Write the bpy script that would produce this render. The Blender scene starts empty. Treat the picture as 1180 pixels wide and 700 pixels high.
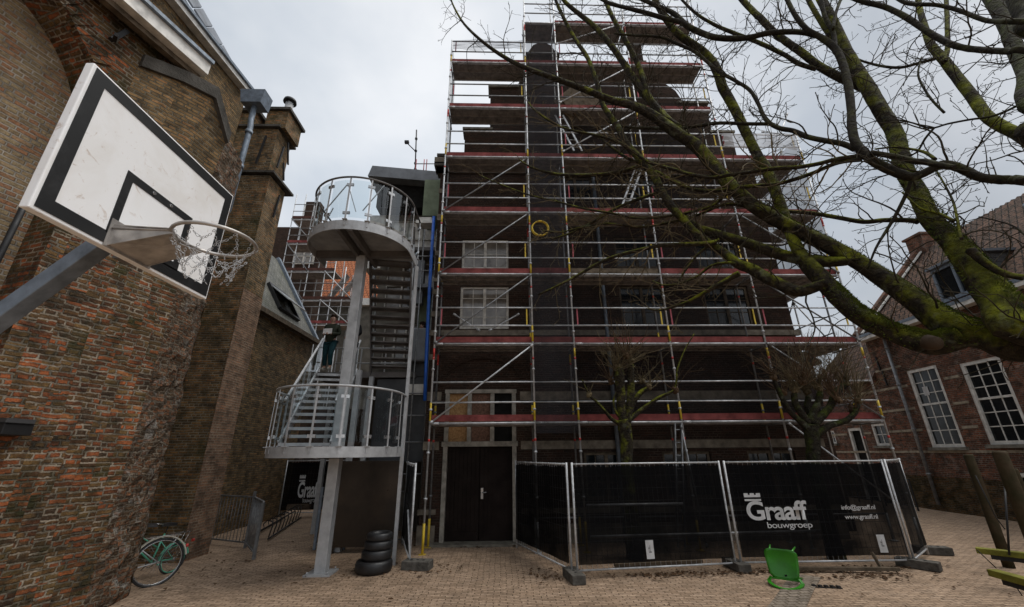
import bpy, bmesh, math, random
from mathutils import Vector, Matrix
R = math.radians
random.seed(7)
sc = bpy.context.scene
C = sc.collection

# ------------------------------------------------------------------ camera
CAM_H = 2.1065
F_PX = 470.68            # focal length in pixels of a 1180 px wide frame
PITCH, YAW, ROLL = 20.0725, 1.638, -0.5147
cam_d = bpy.data.cameras.new('camera'); cam = bpy.data.objects.new('camera', cam_d); C.objects.link(cam)
cam_d.sensor_width = 36; cam_d.lens = F_PX / 1180 * 36; cam_d.clip_end = 800; cam_d.clip_start = 0.05
cam.rotation_mode = 'XYZ'
_M = Matrix.Rotation(R(-YAW), 4, 'Z') @ Matrix.Rotation(R(90 + PITCH), 4, 'X') @ Matrix.Rotation(R(ROLL), 4, 'Z')
cam.matrix_world = Matrix.Translation((0, 0, CAM_H)) @ _M
sc.camera = cam

# ------------------------------------------------------------------ sky, sun, exposure
SUN_EL, SUN_AZ = 64, 85
w = bpy.data.worlds.new('World'); sc.world = w; w.use_nodes = True
nt = w.node_tree; nt.nodes.clear()
def wn(t, **k):
    n = nt.nodes.new(t)
    for a, b in k.items(): setattr(n, a, b)
    return n
sky = wn('ShaderNodeTexSky', sky_type='NISHITA', sun_disc=False)
sky.sun_elevation = R(SUN_EL); sky.sun_rotation = R(SUN_AZ); sky.dust_density = 3
tc = wn('ShaderNodeTexCoord')
mp = wn('ShaderNodeMapping'); mp.inputs['Scale'].default_value = (1, 1, 1.6)
nz = wn('ShaderNodeTexNoise'); nz.inputs['Scale'].default_value = 2.3; nz.inputs['Detail'].default_value = 5; nz.inputs['Roughness'].default_value = 0.5
cr = wn('ShaderNodeValToRGB')
cr.color_ramp.elements[0].position = 0.32; cr.color_ramp.elements[0].color = (5.7, 6.25, 6.9, 1)
cr.color_ramp.elements[1].position = 0.62; cr.color_ramp.elements[1].color = (8.3, 8.5, 8.75, 1)
# overcast: a bright gap ahead, bluish grey to the sides, fill brightness added out of view overhead, behind and right
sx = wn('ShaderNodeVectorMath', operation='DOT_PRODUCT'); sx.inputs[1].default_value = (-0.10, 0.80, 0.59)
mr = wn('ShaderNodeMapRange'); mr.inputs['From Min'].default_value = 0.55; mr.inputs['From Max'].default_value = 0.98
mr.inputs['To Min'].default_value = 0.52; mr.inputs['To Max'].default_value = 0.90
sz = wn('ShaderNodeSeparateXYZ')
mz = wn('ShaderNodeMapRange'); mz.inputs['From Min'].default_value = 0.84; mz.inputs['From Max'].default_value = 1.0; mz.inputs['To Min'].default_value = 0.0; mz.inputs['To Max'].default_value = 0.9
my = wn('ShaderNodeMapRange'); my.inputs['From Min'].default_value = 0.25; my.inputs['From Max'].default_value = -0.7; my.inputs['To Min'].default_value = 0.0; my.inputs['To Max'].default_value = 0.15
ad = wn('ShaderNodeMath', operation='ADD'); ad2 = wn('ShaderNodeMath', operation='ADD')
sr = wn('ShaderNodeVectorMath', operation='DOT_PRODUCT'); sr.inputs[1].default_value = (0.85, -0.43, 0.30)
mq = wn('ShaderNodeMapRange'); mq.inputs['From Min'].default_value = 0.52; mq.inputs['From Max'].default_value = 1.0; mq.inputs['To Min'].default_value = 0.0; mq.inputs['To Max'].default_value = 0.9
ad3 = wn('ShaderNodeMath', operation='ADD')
ml = wn('ShaderNodeVectorMath', operation='SCALE')
mx = wn('ShaderNodeMixRGB'); mx.inputs['Fac'].default_value = 0.90
bg = wn('ShaderNodeBackground'); bg.inputs['Strength'].default_value = 0.1
out = wn('ShaderNodeOutputWorld')
L = nt.links.new
L(tc.outputs['Generated'], mp.inputs['Vector']); L(mp.outputs[0], nz.inputs['Vector']); L(nz.outputs['Fac'], cr.inputs['Fac'])
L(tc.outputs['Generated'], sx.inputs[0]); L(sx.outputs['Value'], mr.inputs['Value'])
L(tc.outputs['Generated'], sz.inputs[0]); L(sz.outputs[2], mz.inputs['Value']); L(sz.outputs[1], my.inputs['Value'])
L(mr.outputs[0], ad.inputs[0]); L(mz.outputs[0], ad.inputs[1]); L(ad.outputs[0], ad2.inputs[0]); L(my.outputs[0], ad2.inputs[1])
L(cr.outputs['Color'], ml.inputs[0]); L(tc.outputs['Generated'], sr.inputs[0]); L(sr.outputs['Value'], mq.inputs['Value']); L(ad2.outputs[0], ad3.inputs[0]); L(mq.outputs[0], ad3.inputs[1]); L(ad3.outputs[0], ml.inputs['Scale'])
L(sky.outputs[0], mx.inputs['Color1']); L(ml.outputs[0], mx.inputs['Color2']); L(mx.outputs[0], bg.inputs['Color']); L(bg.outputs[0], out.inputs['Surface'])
sd = bpy.data.lights.new('sun', 'SUN'); sd.energy = 1.5; sd.angle = R(35); sd.color = (1, 0.96, 0.9)
so = bpy.data.objects.new('sun', sd); C.objects.link(so)
so.rotation_euler = (R(90 - SUN_EL), 0, R(180 - SUN_AZ)); so.location = (0, -5, 20)
sc.view_settings.view_transform = 'Standard'; sc.view_settings.look = 'None'; sc.view_settings.gamma = 1
sc.view_settings.exposure = 0.38; sc.view_settings.use_curve_mapping = False
sc.render.engine = 'CYCLES'
sc.cycles.max_bounces = 6; sc.cycles.transparent_max_bounces = 24
sc.cycles.diffuse_bounces = 3

# ------------------------------------------------------------------ geometry helpers
V = Vector
def at(px, py, x=None, y=None, z=None):
    """point of the place seen at photograph pixel px, py on the plane X=x, Y=y or Z=z"""
    d = _M.to_3x3() @ V(((px - 590) / F_PX, -(py - 350) / F_PX, -1))
    if x is not None: t = x / d.x
    elif y is not None: t = y / d.y
    else: t = (z - CAM_H) / d.z
    return V((0, 0, CAM_H)) + d * t
_FW = _M.to_3x3() @ V((0, 0, -1))
def mpp(p): return (V(p) - V((0, 0, CAM_H))).dot(_FW) / F_PX      # metres per photograph pixel at p

class MB:
    def __init__(s): s.v = []; s.f = []; s.sm = []
    def add(s, vs, fs, smooth=False):
        o = len(s.v); s.v += [V(p) for p in vs]
        for f in fs: s.f.append([i + o for i in f]); s.sm.append(smooth)
        return s
    def box(s, a, b, M=None):
        x0, y0, z0 = a; x1, y1, z1 = b
        if x0 > x1: x0, x1 = x1, x0
        if y0 > y1: y0, y1 = y1, y0
        if z0 > z1: z0, z1 = z1, z0
        vs = [V(p) for p in ((x0,y0,z0),(x1,y0,z0),(x1,y1,z0),(x0,y1,z0),(x0,y0,z1),(x1,y0,z1),(x1,y1,z1),(x0,y1,z1))]
        if M: vs = [M @ p for p in vs]
        return s.add(vs, [(0,3,2,1),(4,5,6,7),(0,1,5,4),(1,2,6,5),(2,3,7,6),(3,0,4,7)])
    def bar(s, p, q, w, h, up=(0,0,1)):
        """rectangular bar from p to q, w wide, h high"""
        p, q = V(p), V(q); d = (q - p).normalized(); up = V(up)
        if abs(d.dot(up)) > 0.98: up = V((0,1,0))
        r = d.cross(up).normalized() * w / 2; u = r.cross(d).normalized() * h / 2
        vs = [p-r-u, p+r-u, p+r+u, p-r+u, q-r-u, q+r-u, q+r+u, q-r+u]
        return s.add(vs, [(0,1,2,3),(4,7,6,5),(0,4,5,1),(1,5,6,2),(2,6,7,3),(3,7,4,0)])
    def tube(s, pts, r, n=8, cap=True, smooth=True, closed=False):
        pts = [V(p) for p in pts]; m = len(pts); rs = r if isinstance(r, (list, tuple)) else [r] * m
        vs = []; ref = None
        for i, p in enumerate(pts):
            if closed: d = pts[(i+1) % m] - pts[i-1]
            else: d = pts[min(i+1, m-1)] - pts[max(i-1, 0)]
            if d.length < 1e-9: d = V((0,0,1))
            d.normalize()
            if ref is None:
                ref = V((0,0,1)) if abs(d.z) < 0.9 else V((1,0,0))
            a = (ref - d * ref.dot(d)).normalized(); b = d.cross(a); ref = a
            for k in range(n):
                t = 2 * math.pi * k / n
                vs.append(p + (a * math.cos(t) + b * math.sin(t)) * rs[i])
        fs = []
        for i in range(m if closed else m - 1):
            j = (i + 1) % m
            for k in range(n):
                fs.append((i*n+k, i*n+(k+1) % n, j*n+(k+1) % n, j*n+k))
        s.add(vs, fs, smooth)
        if cap and not closed:
            o = len(s.v) - m * n
            s.f.append([o + k for k in range(n)][::-1]); s.sm.append(False)
            s.f.append([o + (m-1)*n + k for k in range(n)]); s.sm.append(False)
        return s
    def prism(s, pts, d, holes=None):
        """polygon pts (3D, planar) pushed along vector d"""
        pts = [V(p) for p in pts]; d = V(d); n = len(pts)
        s.add(pts + [p + d for p in pts], [tuple(range(n))[::-1], tuple(range(n, 2*n))] + [(i, (i+1) % n, (i+1) % n + n, i + n) for i in range(n)])
        return s
    def wall(s, f, s0, s1, z0, z1, th, holes=()):
        """wall in (s,z) with rectangular holes; f(s, z, d) gives the 3D point d metres behind the face"""
        S = sorted({s0, s1, *[h[0] for h in holes], *[h[1] for h in holes]}); Z = sorted({z0, z1, *[h[2] for h in holes], *[h[3] for h in holes]})
        S = [a for a in S if s0 <= a <= s1]; Z = [a for a in Z if z0 <= a <= z1]
        ins = lambda a, b: any(h[0] < a < h[1] and h[2] < b < h[3] for h in holes)
        cells = {}
        for i in range(len(S)-1):
            for j in range(len(Z)-1):
                if not ins((S[i]+S[i+1])/2, (Z[j]+Z[j+1])/2): cells[i, j] = 1
        for (i, j) in cells:
            a, b, c, d = S[i], S[i+1], Z[j], Z[j+1]
            s.add([f(a,c,0), f(b,c,0), f(b,d,0), f(a,d,0)], [(0,1,2,3)])
            s.add([f(a,c,th), f(b,c,th), f(b,d,th), f(a,d,th)], [(3,2,1,0)])
            for (di, dj, q) in ((-1,0,((a,d),(a,c))), (1,0,((b,c),(b,d))), (0,-1,((a,c),(b,c))), (0,1,((b,d),(a,d)))):
                if (i+di, j+dj) not in cells:
                    (u0, v0), (u1, v1) = q
                    s.add([f(u0,v0,0), f(u0,v0,th), f(u1,v1,th), f(u1,v1,0)], [(0,1,2,3)])
        return s
    def build(s, name, mat, parent=None, bevel=0, fix=True):
        off = V((0,0,0)); r = parent
        while r is not None:
            off = off + r.location; r = r.parent
        me = bpy.data.meshes.new(name)
        me.from_pydata([tuple(p - off) for p in s.v], [], s.f); me.update()
        me.polygons.foreach_set('use_smooth', s.sm)
        if fix:
            bm = bmesh.new(); bm.from_mesh(me); bmesh.ops.recalc_face_normals(bm, faces=bm.faces); bm.to_mesh(me); bm.free()
        uvl = me.uv_layers.new(name='UVMap').data
        for p in me.polygons:
            n = p.normal
            if abs(n.z) > 0.8: t = V((1,0,0)); u = V((0,1,0))
            else:
                t = V((0,0,1)).cross(n).normalized(); u = n.cross(t)
            for li in p.loop_indices:
                q = me.vertices[me.loops[li].vertex_index].co + off
                uvl[li].uv = (q.dot(t), q.dot(u))
        me.materials.append(mat)
        o = bpy.data.objects.new(name, me); C.objects.link(o)
        if parent: o.parent = parent
        if bevel:
            b = o.modifiers.new('bevel', 'BEVEL'); b.width = bevel; b.segments = 2; b.limit_method = 'ANGLE'
        return o

def thing(name, label, cat, loc=(0,0,0), group=None):
    o = bpy.data.objects.new(name, None); C.objects.link(o); o.location = loc; o.empty_display_size = 0.2
    o['label'] = label; o['category'] = cat
    if group: o['group'] = group
    return o
def tag(o, label, cat, group=None):
    o['label'] = label; o['category'] = cat
    if group: o['group'] = group
    return o
def struct(o, kind='structure'): o['kind'] = kind; return o
def copy_tree(o, parent=None):
    c = o.copy(); C.objects.link(c); c.parent = parent
    for ch in list(o.children): copy_tree(ch, c)
    return c

# ------------------------------------------------------------------ materials
def newmat(name):
    m = bpy.data.materials.new(name); m.use_nodes = True
    return m, m.node_tree, m.node_tree.nodes['Principled BSDF']
def rgba(c): return (*c, 1)
class G:
    """tiny node-graph helper"""
    def __init__(s, nt): s.nt = nt
    def n(s, t, **k):
        x = s.nt.nodes.new(t)
        for a, b in k.items(): setattr(x, a, b)
        return x
    def put(s, sock, v):
        if hasattr(v, 'node'): s.nt.links.new(v, sock)
        elif v is not None: sock.default_value = v
    def m(s, op, a, b=None, c=None, clamp=False):
        x = s.n('ShaderNodeMath', operation=op, use_clamp=clamp); s.put(x.inputs[0], a)
        if b is not None: s.put(x.inputs[1], b)
        if c is not None: s.put(x.inputs[2], c)
        return x.outputs[0]
    def noise(s, vec, scale, detail=3, rough=0.55, dist=0):
        x = s.n('ShaderNodeTexNoise'); s.put(x.inputs['Vector'], vec); x.inputs['Scale'].default_value = scale
        x.inputs['Detail'].default_value = detail; x.inputs['Roughness'].default_value = rough; x.inputs['Distortion'].default_value = dist
        return x
    def ramp(s, fac, stops, interp='LINEAR'):
        x = s.n('ShaderNodeValToRGB'); s.put(x.inputs[0], fac); cr = x.color_ramp; cr.interpolation = interp
        while len(cr.elements) < len(stops): cr.elements.new(0.5)
        for e, (p, c) in zip(cr.elements, stops): e.position = p; e.color = rgba(c) if len(c) == 3 else c
        return x.outputs[0]
    def rng(s, v, a, b, c=0, d=1):
        x = s.n('ShaderNodeMapRange'); s.put(x.inputs[0], v)
        for i, q in enumerate((a, b, c, d)): x.inputs[i+1].default_value = q
        return x.outputs[0]
    def mix(s, fac, a, b, mode='MIX'):
        x = s.n('ShaderNodeMixRGB', blend_type=mode); s.put(x.inputs[0], fac)
        s.put(x.inputs[1], a if hasattr(a, 'node') else rgba(a)); s.put(x.inputs[2], b if hasattr(b, 'node') else rgba(b))
        return x.outputs[0]
    def bump(s, h, dist, strength=1.0):
        x = s.n('ShaderNodeBump'); s.put(x.inputs['Height'], h); x.inputs['Distance'].default_value = dist; x.inputs['Strength'].default_value = strength
        return x.outputs[0]

def brick(name, bw, bh, stops, mortar, mt=0.011, warp=0.012, bump=0.012, rough=0.85, stain=None, moss=0.0, soot=0.4, bias=0.5, white=0.0, herring=False, mvar=0.7, stagger=0.5, chip=0.6, mott=0.25):
    """bricks laid in (u along the wall, v height) metres; every brick draws its own colour from stops"""
    m, nt, b = newmat(name); g = G(nt)
    uv = g.n('ShaderNodeTexCoord').outputs['UV']
    w1 = g.noise(uv, 1.3, 3); w2 = g.noise(uv, 14, 2)
    sc1 = g.n('ShaderNodeVectorMath', operation='SCALE'); sc1.inputs['Scale'].default_value = warp * 3
    sb = g.n('ShaderNodeVectorMath', operation='SUBTRACT'); g.put(sb.inputs[0], w1.outputs['Color']); sb.inputs[1].default_value = (.5,.5,.5)
    g.put(sc1.inputs[0], sb.outputs[0])
    sb2 = g.n('ShaderNodeVectorMath', operation='SUBTRACT'); g.put(sb2.inputs[0], w2.outputs['Color']); sb2.inputs[1].default_value = (.5,.5,.5)
    sc2 = g.n('ShaderNodeVectorMath', operation='SCALE'); sc2.inputs['Scale'].default_value = warp; g.put(sc2.inputs[0], sb2.outputs[0])
    a1 = g.n('ShaderNodeVectorMath', operation='ADD'); g.put(a1.inputs[0], uv); g.put(a1.inputs[1], sc1.outputs[0])
    a2 = g.n('ShaderNodeVectorMath', operation='ADD'); g.put(a2.inputs[0], a1.outputs[0]); g.put(a2.inputs[1], sc2.outputs[0])
    sp = g.n('ShaderNodeSeparateXYZ'); g.put(sp.inputs[0], a2.outputs[0])
    v = g.m('DIVIDE', sp.outputs[1], bh); row = g.m('FLOOR', v)
    rw = g.n('ShaderNodeTexWhiteNoise', noise_dimensions='1D'); g.put(rw.inputs['W'], row)
    shift = g.m('ADD', g.m('MULTIPLY', g.m('MODULO', g.m('ABSOLUTE', row), 2.0), stagger), g.m('MULTIPLY', rw.outputs[0], 0.12 if stagger else 0.0))
    # some courses of headers: half-length bricks
    hd = g.m('GREATER_THAN', g.m('MODULO', g.m('ABSOLUTE', row), 4.0), 2.5) if not herring else 0.0
    wid = g.m('MULTIPLY', bw, g.m('SUBTRACT', 1.0, g.m('MULTIPLY', hd, 0.5)))
    u = g.m('ADD', g.m('DIVIDE', sp.outputs[0], wid), shift); col = g.m('FLOOR', u)
    fu = g.m('FRACT', u); fv = g.m('FRACT', v)
    du = g.m('MULTIPLY', g.m('MINIMUM', fu, g.m('SUBTRACT', 1.0, fu)), wid)
    dv = g.m('MULTIPLY', g.m('MINIMUM', fv, g.m('SUBTRACT', 1.0, fv)), bh)
    d = g.m('MINIMUM', du, dv)
    edge_n = g.noise(uv, 38, 3, 0.7)
    d = g.m('ADD', d, g.m('MULTIPLY', g.m('SUBTRACT', edge_n.outputs['Fac'], 0.5), mt * chip))
    mask = g.n('ShaderNodeMapRange', interpolation_type='SMOOTHSTEP'); g.put(mask.inputs[0], d)
    mask.inputs[1].default_value = mt * 0.45; mask.inputs[2].default_value = mt * 0.95
    mk = mask.outputs[0]
    cmb = g.n('ShaderNodeCombineXYZ'); g.put(cmb.inputs[0], col); g.put(cmb.inputs[1], row)
    wn_ = g.n('ShaderNodeTexWhiteNoise', noise_dimensions='2D'); g.put(wn_.inputs['Vector'], cmb.outputs[0])
    big = g.noise(uv, 0.55, 4, 0.6); fine = g.noise(uv, 22, 4, 0.65); mid = g.noise(uv, 3.2, 4, 0.6)
    sel = g.m('ADD', g.m('MULTIPLY', wn_.outputs['Value'], 0.62), g.m('MULTIPLY', g.rng(big.outputs['Fac'], 0.3, 0.7), 0.38))
    base = g.ramp(sel, stops)
    base = g.mix(g.rng(fine.outputs['Fac'], 0.35, 0.75, 0, 0.55), base, (0.045, 0.035, 0.028))
    base = g.mix(g.rng(g.noise(uv, 30, 4, 0.75, 0.8).outputs['Fac'], 0.50, 0.68, 0, mott), base, tuple(x*0.9 for x in mortar))
    base = g.mix(g.rng(g.noise(uv, 17, 4, 0.75, 0.5).outputs['Fac'], 0.50, 0.66, 0, mott*1.8), base, (0.016, 0.012, 0.009))
    mm = g.noise(uv, 2.6, 4, 0.65)
    mcol = g.mix(g.rng(mm.outputs['Fac'], 0.38, 0.62, 0, mvar), mortar, tuple(x*0.22 for x in mortar))
    c = g.mix(mk, mcol, base)
    if soot:
        c = g.mix(g.rng(mid.outputs['Fac'], 0.42, 0.70, 0, soot), c, (0.018, 0.015, 0.012))
    if moss:
        gm = g.noise(uv, 0.8, 4, 0.65)
        c = g.mix(g.rng(gm.outputs['Fac'], 0.5, 0.68, 0, moss), c, (0.040, 0.048, 0.012))
    if white:
        gw = g.noise(uv, 2.3, 5, 0.7, 1.0)
        c = g.mix(g.rng(gw.outputs['Fac'], 0.55, 0.68, 0, white), c, (0.42, 0.41, 0.38))
    nt.links.new(c, b.inputs['Base Color'])
    b.inputs['Roughness'].default_value = rough; b.inputs['Specular IOR Level'].default_value = 0.12
    h = g.m('ADD', g.m('MULTIPLY', mk, 0.75), g.m('ADD', g.m('MULTIPLY', fine.outputs['Fac'], 0.45), g.m('MULTIPLY', wn_.outputs['Value'], 0.22)))
    nt.links.new(g.bump(h, bump), b.inputs['Normal'])
    return m

def plain(name, c, rough=0.6, metal=0.0, var=0.25, scale=6, bump=0.0, c2=None, bscale=30, spec=None, coord='Object'):
    m, nt, b = newmat(name); g = G(nt)
    co = g.n('ShaderNodeTexCoord').outputs[coord]
    n = g.noise(co, scale, 4, 0.6)
    dark = c2 or tuple(x * (1 - var) * 0.7 for x in c)
    nt.links.new(g.mix(g.rng(n.outputs['Fac'], 0.3, 0.7), c, dark), b.inputs['Base Color'])
    nt.links.new(g.rng(n.outputs['Fac'], 0.3, 0.7, max(0, rough - 0.1), min(1, rough + 0.12)), b.inputs['Roughness'])
    b.inputs['Metallic'].default_value = metal
    if spec is None and rough >= .6: spec = .15
    if spec is not None: b.inputs['Specular IOR Level'].default_value = spec
    if bump:
        n2 = g.noise(co, bscale, 4, 0.6)
        nt.links.new(g.bump(n2.outputs['Fac'], bump), b.inputs['Normal'])
    return m
def netmat(name, c, opac, scale=60):
    m, nt, b = newmat(name); g = G(nt)
    co = g.n('ShaderNodeTexCoord').outputs['Object']
    n = g.noise(co, 1.5, 3, 0.6)
    tr = g.n('ShaderNodeBsdfTransparent'); ms = g.n('ShaderNodeMixShader')
    b.inputs['Base Color'].default_value = rgba(c); b.inputs['Roughness'].default_value = 0.8; b.inputs['Specular IOR Level'].default_value = 0.05
    g.put(ms.inputs[0], g.rng(n.outputs['Fac'], 0.3, 0.7, max(0, opac - 0.07), min(1, opac + 0.07)))
    nt.links.new(tr.outputs[0], ms.inputs[1]); nt.links.new(b.outputs[0], ms.inputs[2])
    nt.links.new(ms.outputs[0], nt.nodes['Material Output'].inputs['Surface'])
    return m
def glassmat(name, tint=(0.8, 0.86, 0.88), rough=0.03, opac=0.35):
    """thin pane: part clear, part reflecting"""
    m, nt, b = newmat(name); g = G(nt)
    tr = g.n('ShaderNodeBsdfTransparent'); tr.inputs[0].default_value = rgba(tint)
    gl = g.n('ShaderNodeBsdfGlossy'); gl.inputs['Roughness'].default_value = rough; gl.inputs[0].default_value = (0.9, 0.93, 0.95, 1)
    fr = g.n('ShaderNodeLayerWeight'); fr.inputs[0].default_value = 0.35
    ms = g.n('ShaderNodeMixShader'); g.put(ms.inputs[0], g.m('MULTIPLY', fr.outputs['Facing'], opac, clamp=True))
    nt.links.new(tr.outputs[0], ms.inputs[1]); nt.links.new(gl.outputs[0], ms.inputs[2])
    nt.links.new(ms.outputs[0], nt.nodes['Material Output'].inputs['Surface'])
    return m

M = {}
M['brick_near'] = brick('old_red_brick', 0.25, 0.074, [(0.0,(0.026,0.016,0.010)),(0.22,(0.080,0.042,0.020)),(0.40,(0.20,0.115,0.040)),(0.55,(0.12,0.042,0.016)),(0.68,(0.32,0.092,0.030)),(0.85,(0.45,0.130,0.042)),(1,(0.42,0.22,0.08))], (0.36,0.30,0.225), mt=0.017, warp=0.026, bump=0.06, moss=0.5, soot=0.85, mvar=0.95, chip=2.0, mott=0.22)
M['brick_niche'] = brick('pale_yellow_brick', 0.24, 0.075, [(0.0,(0.13,0.09,0.055)),(0.3,(0.27,0.19,0.105)),(0.55,(0.36,0.27,0.15)),(0.8,(0.36,0.17,0.085)),(1,(0.19,0.14,0.09))], (0.40,0.355,0.29), mt=0.014, warp=0.010, bump=0.02, soot=0.3)
M['brick_eroded'] = brick('eroded_brick', 0.22, 0.075, [(0.0,(0.03,0.02,0.012)),(0.4,(0.13,0.075,0.038)),(0.7,(0.27,0.105,0.045)),(1,(0.30,0.21,0.13))], (0.26,0.21,0.155), mt=0.018, warp=0.05, bump=0.10, soot=0.7, white=0.5, chip=2.5, mott=0.5)
M['brick_turret'] = brick('dark_mossy_brick', 0.21, 0.058, [(0.0,(0.05,0.035,0.018)),(0.4,(0.19,0.115,0.048)),(0.7,(0.34,0.185,0.07)),(1,(0.48,0.18,0.065))], (0.27,0.24,0.18), mt=0.012, warp=0.010, bump=0.018, moss=0.45, soot=0.75)
M['brick_pink'] = brick('patched_pink_brick', 0.21, 0.058, [(0.0,(0.12,0.07,0.045)),(0.4,(0.26,0.15,0.095)),(0.7,(0.35,0.20,0.125)),(1,(0.42,0.16,0.07))], (0.34,0.27,0.20), mt=0.011, warp=0.010, bump=0.012, soot=0.6)
M['brick_nave'] = brick('brown_yellow_brick', 0.22, 0.066, [(0.0,(0.06,0.042,0.022)),(0.35,(0.20,0.13,0.06)),(0.7,(0.36,0.22,0.095)),(1,(0.42,0.19,0.08))], (0.20,0.17,0.12), mt=0.014, warp=0.010, bump=0.025, soot=0.6)
M['brick_facade'] = brick('dark_purple_brick', 0.21, 0.062, [(0.0,(0.012,0.007,0.006)),(0.4,(0.028,0.014,0.010)),(0.7,(0.044,0.020,0.013)),(1,(0.065,0.027,0.017))], (0.085,0.065,0.05), mt=0.010, warp=0.003, bump=0.008, soot=0.4)
M['brick_right'] = brick('weathered_red_brick', 0.22, 0.062, [(0.0,(0.045,0.023,0.015)),(0.35,(0.13,0.048,0.027)),(0.65,(0.23,0.075,0.038)),(0.85,(0.32,0.11,0.055)),(1,(0.32,0.25,0.19))], (0.24,0.21,0.17), mt=0.011, warp=0.008, bump=0.012, soot=0.75, white=0.22)
M['paver'] = brick('tan_clinker_pavers', 0.21, 0.07, [(0.0,(0.28,0.195,0.13)),(0.3,(0.42,0.295,0.20)),(0.6,(0.49,0.35,0.24)),(0.85,(0.54,0.39,0.275)),(1,(0.38,0.28,0.2))], (0.17,0.115,0.075), mt=0.010, warp=0.016, bump=0.006, soot=0.32, mott=0.15, rough=0.72, herring=True)
M['setts'] = brick('grey_stone_setts', 0.17, 0.11, [(0.0,(0.20,0.165,0.13)),(0.5,(0.30,0.25,0.20)),(1,(0.38,0.31,0.24))], (0.15,0.115,0.08), mt=0.014, warp=0.012, bump=0.010, soot=0.3, rough=0.7, herring=True)
M['stone'] = plain('weathered_stone', (0.21,0.19,0.155), 0.8, bump=0.01, scale=4, var=0.5)
M['stone_band'] = plain('sandstone_band', (0.24,0.205,0.16), 0.8, bump=0.006, scale=5, var=0.4)
M['stone_pale'] = plain('pale_sandstone', (0.42,0.36,0.27), 0.8, bump=0.006, scale=5, var=0.5)
M['door_frame'] = plain('aged_door_frame_paint', (0.36,0.33,0.28), 0.6, var=0.4, scale=6)
M['coping'] = plain('dark_stone_coping', (0.10,0.092,0.08), 0.8, bump=0.02, scale=3, var=0.5)
M['iron'] = plain('black_iron', (0.02,0.02,0.021), 0.55, 0.3)
M['zinc'] = plain('zinc_pipe', (0.20,0.24,0.29), 0.5, 0.35, scale=8)
M['lead'] = plain('lead_sheet', (0.17,0.19,0.22), 0.45, 0.4, scale=2)
M['slate'] = brick('slate_roof', 0.25, 0.16, [(0,(0.05,0.055,0.06)),(0.5,(0.085,0.09,0.095)),(1,(0.12,0.12,0.12))], (0.02,0.02,0.02), mt=0.008, warp=0.004, bump=0.01, soot=0.2, rough=0.5, herring=True)
M['slate_pale'] = brick('pale_slate_roof', 0.2, 0.12, [(0,(0.13,0.14,0.12)),(0.5,(0.2,0.2,0.18)),(1,(0.26,0.26,0.22))], (0.06,0.06,0.05), mt=0.01, warp=0.004, bump=0.01, soot=0.2, rough=0.5, herring=True, moss=0.4)
M['white_paint'] = plain('white_paint', (0.74,0.72,0.67), 0.5, var=0.2, scale=5)
M['frame_white'] = plain('window_paint', (0.60,0.57,0.51), 0.55, var=0.3, scale=7)
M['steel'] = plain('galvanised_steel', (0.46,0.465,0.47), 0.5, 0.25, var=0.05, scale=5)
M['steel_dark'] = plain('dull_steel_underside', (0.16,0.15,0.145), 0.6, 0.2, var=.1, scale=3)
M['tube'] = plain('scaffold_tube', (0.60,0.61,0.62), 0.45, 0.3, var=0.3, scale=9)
M['tube_dull'] = plain('shaded_scaffold_tube', (0.26,0.265,0.27), 0.5, 0.45, var=0.3, scale=9)  # darker copy of scaffold_tube, shade put into the colour; plain grey for gates
M['toe'] = plain('red_toe_board', (0.27,0.07,0.065), 0.75, var=0.5, scale=3, bump=0.004)
M['deck'] = plain('scaffold_deck_steel', (0.30,0.275,0.26), 0.6, 0.1, var=0.4, scale=5)
M['yellow'] = plain('yellow_paint', (0.72,0.50,0.03), 0.5, var=0.2)
M['red'] = plain('red_paint', (0.55,0.04,0.03), 0.5, var=0.2)
M['pink'] = plain('faded_red_paint', (0.45,0.12,0.14), 0.6, var=0.2)
M['net'] = netmat('dark_safety_net', (0.03,0.03,0.034), 0.42)
M['net_thin'] = netmat('thin_grey_net', (0.10,0.10,0.11), 0.35)
M['net_dark'] = netmat('thin_dark_net', (0.02,0.02,0.022), 0.35)
M['sheet'] = netmat('white_scaffold_sheet', (0.62,0.63,0.65), 0.6)
M['banner'] = netmat('black_fence_banner', (0.004,0.004,0.0045), 0.92)
M['letter'] = plain('white_print', (0.62,0.62,0.62), 0.7, var=0.05)
M['glass'] = glassmat('clear_glass')
M['pane'] = plain('dark_window_glass', (0.010,0.013,0.015), 0.12, 0.0, var=0.3, scale=1.2, spec=0.35)
M['pane_lit'] = plain('painted_reflection_glass', (0.22,0.20,0.17), 0.12, 0.0, var=0.6, scale=2.2, c2=(0.035,0.022,0.015), spec=0.8)  # pale patches paint in reflected sky; dark brown ones are the curtains
M['curtain'] = plain('brown_curtain', (0.13,0.065,0.03), 0.9, var=0.5, scale=3)
M['osb'] = plain('chipboard', (0.40,0.24,0.11), 0.8, var=0.5, scale=26, c2=(0.2,0.1,0.04))
M['osb2'] = plain('reddish_chipboard', (0.20,0.11,0.075), 0.8, var=0.5, scale=20)
M['door'] = plain('dark_brown_door_paint', (0.014,0.008,0.006), 0.7, var=0.3, scale=3)
M['tile'] = brick('red_pantiles', 0.20, 0.26, [(0,(0.06,0.038,0.028)),(0.4,(0.13,0.072,0.048)),(0.75,(0.19,0.10,0.065)),(1,(0.17,0.13,0.10))], (0.02,0.015,0.012), mt=0.022, warp=0.004, bump=0.05, soot=0.35, rough=0.7, herring=True, moss=0.2, stagger=0)
M['tile_orange'] = brick('orange_tiles', 0.28, 0.33, [(0,(0.36,0.11,0.045)),(0.5,(0.5,0.16,0.06)),(1,(0.58,0.2,0.08))], (0.1,0.03,0.015), mt=0.03, warp=0.004, bump=0.03, soot=0.1, rough=0.6, herring=True)
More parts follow.
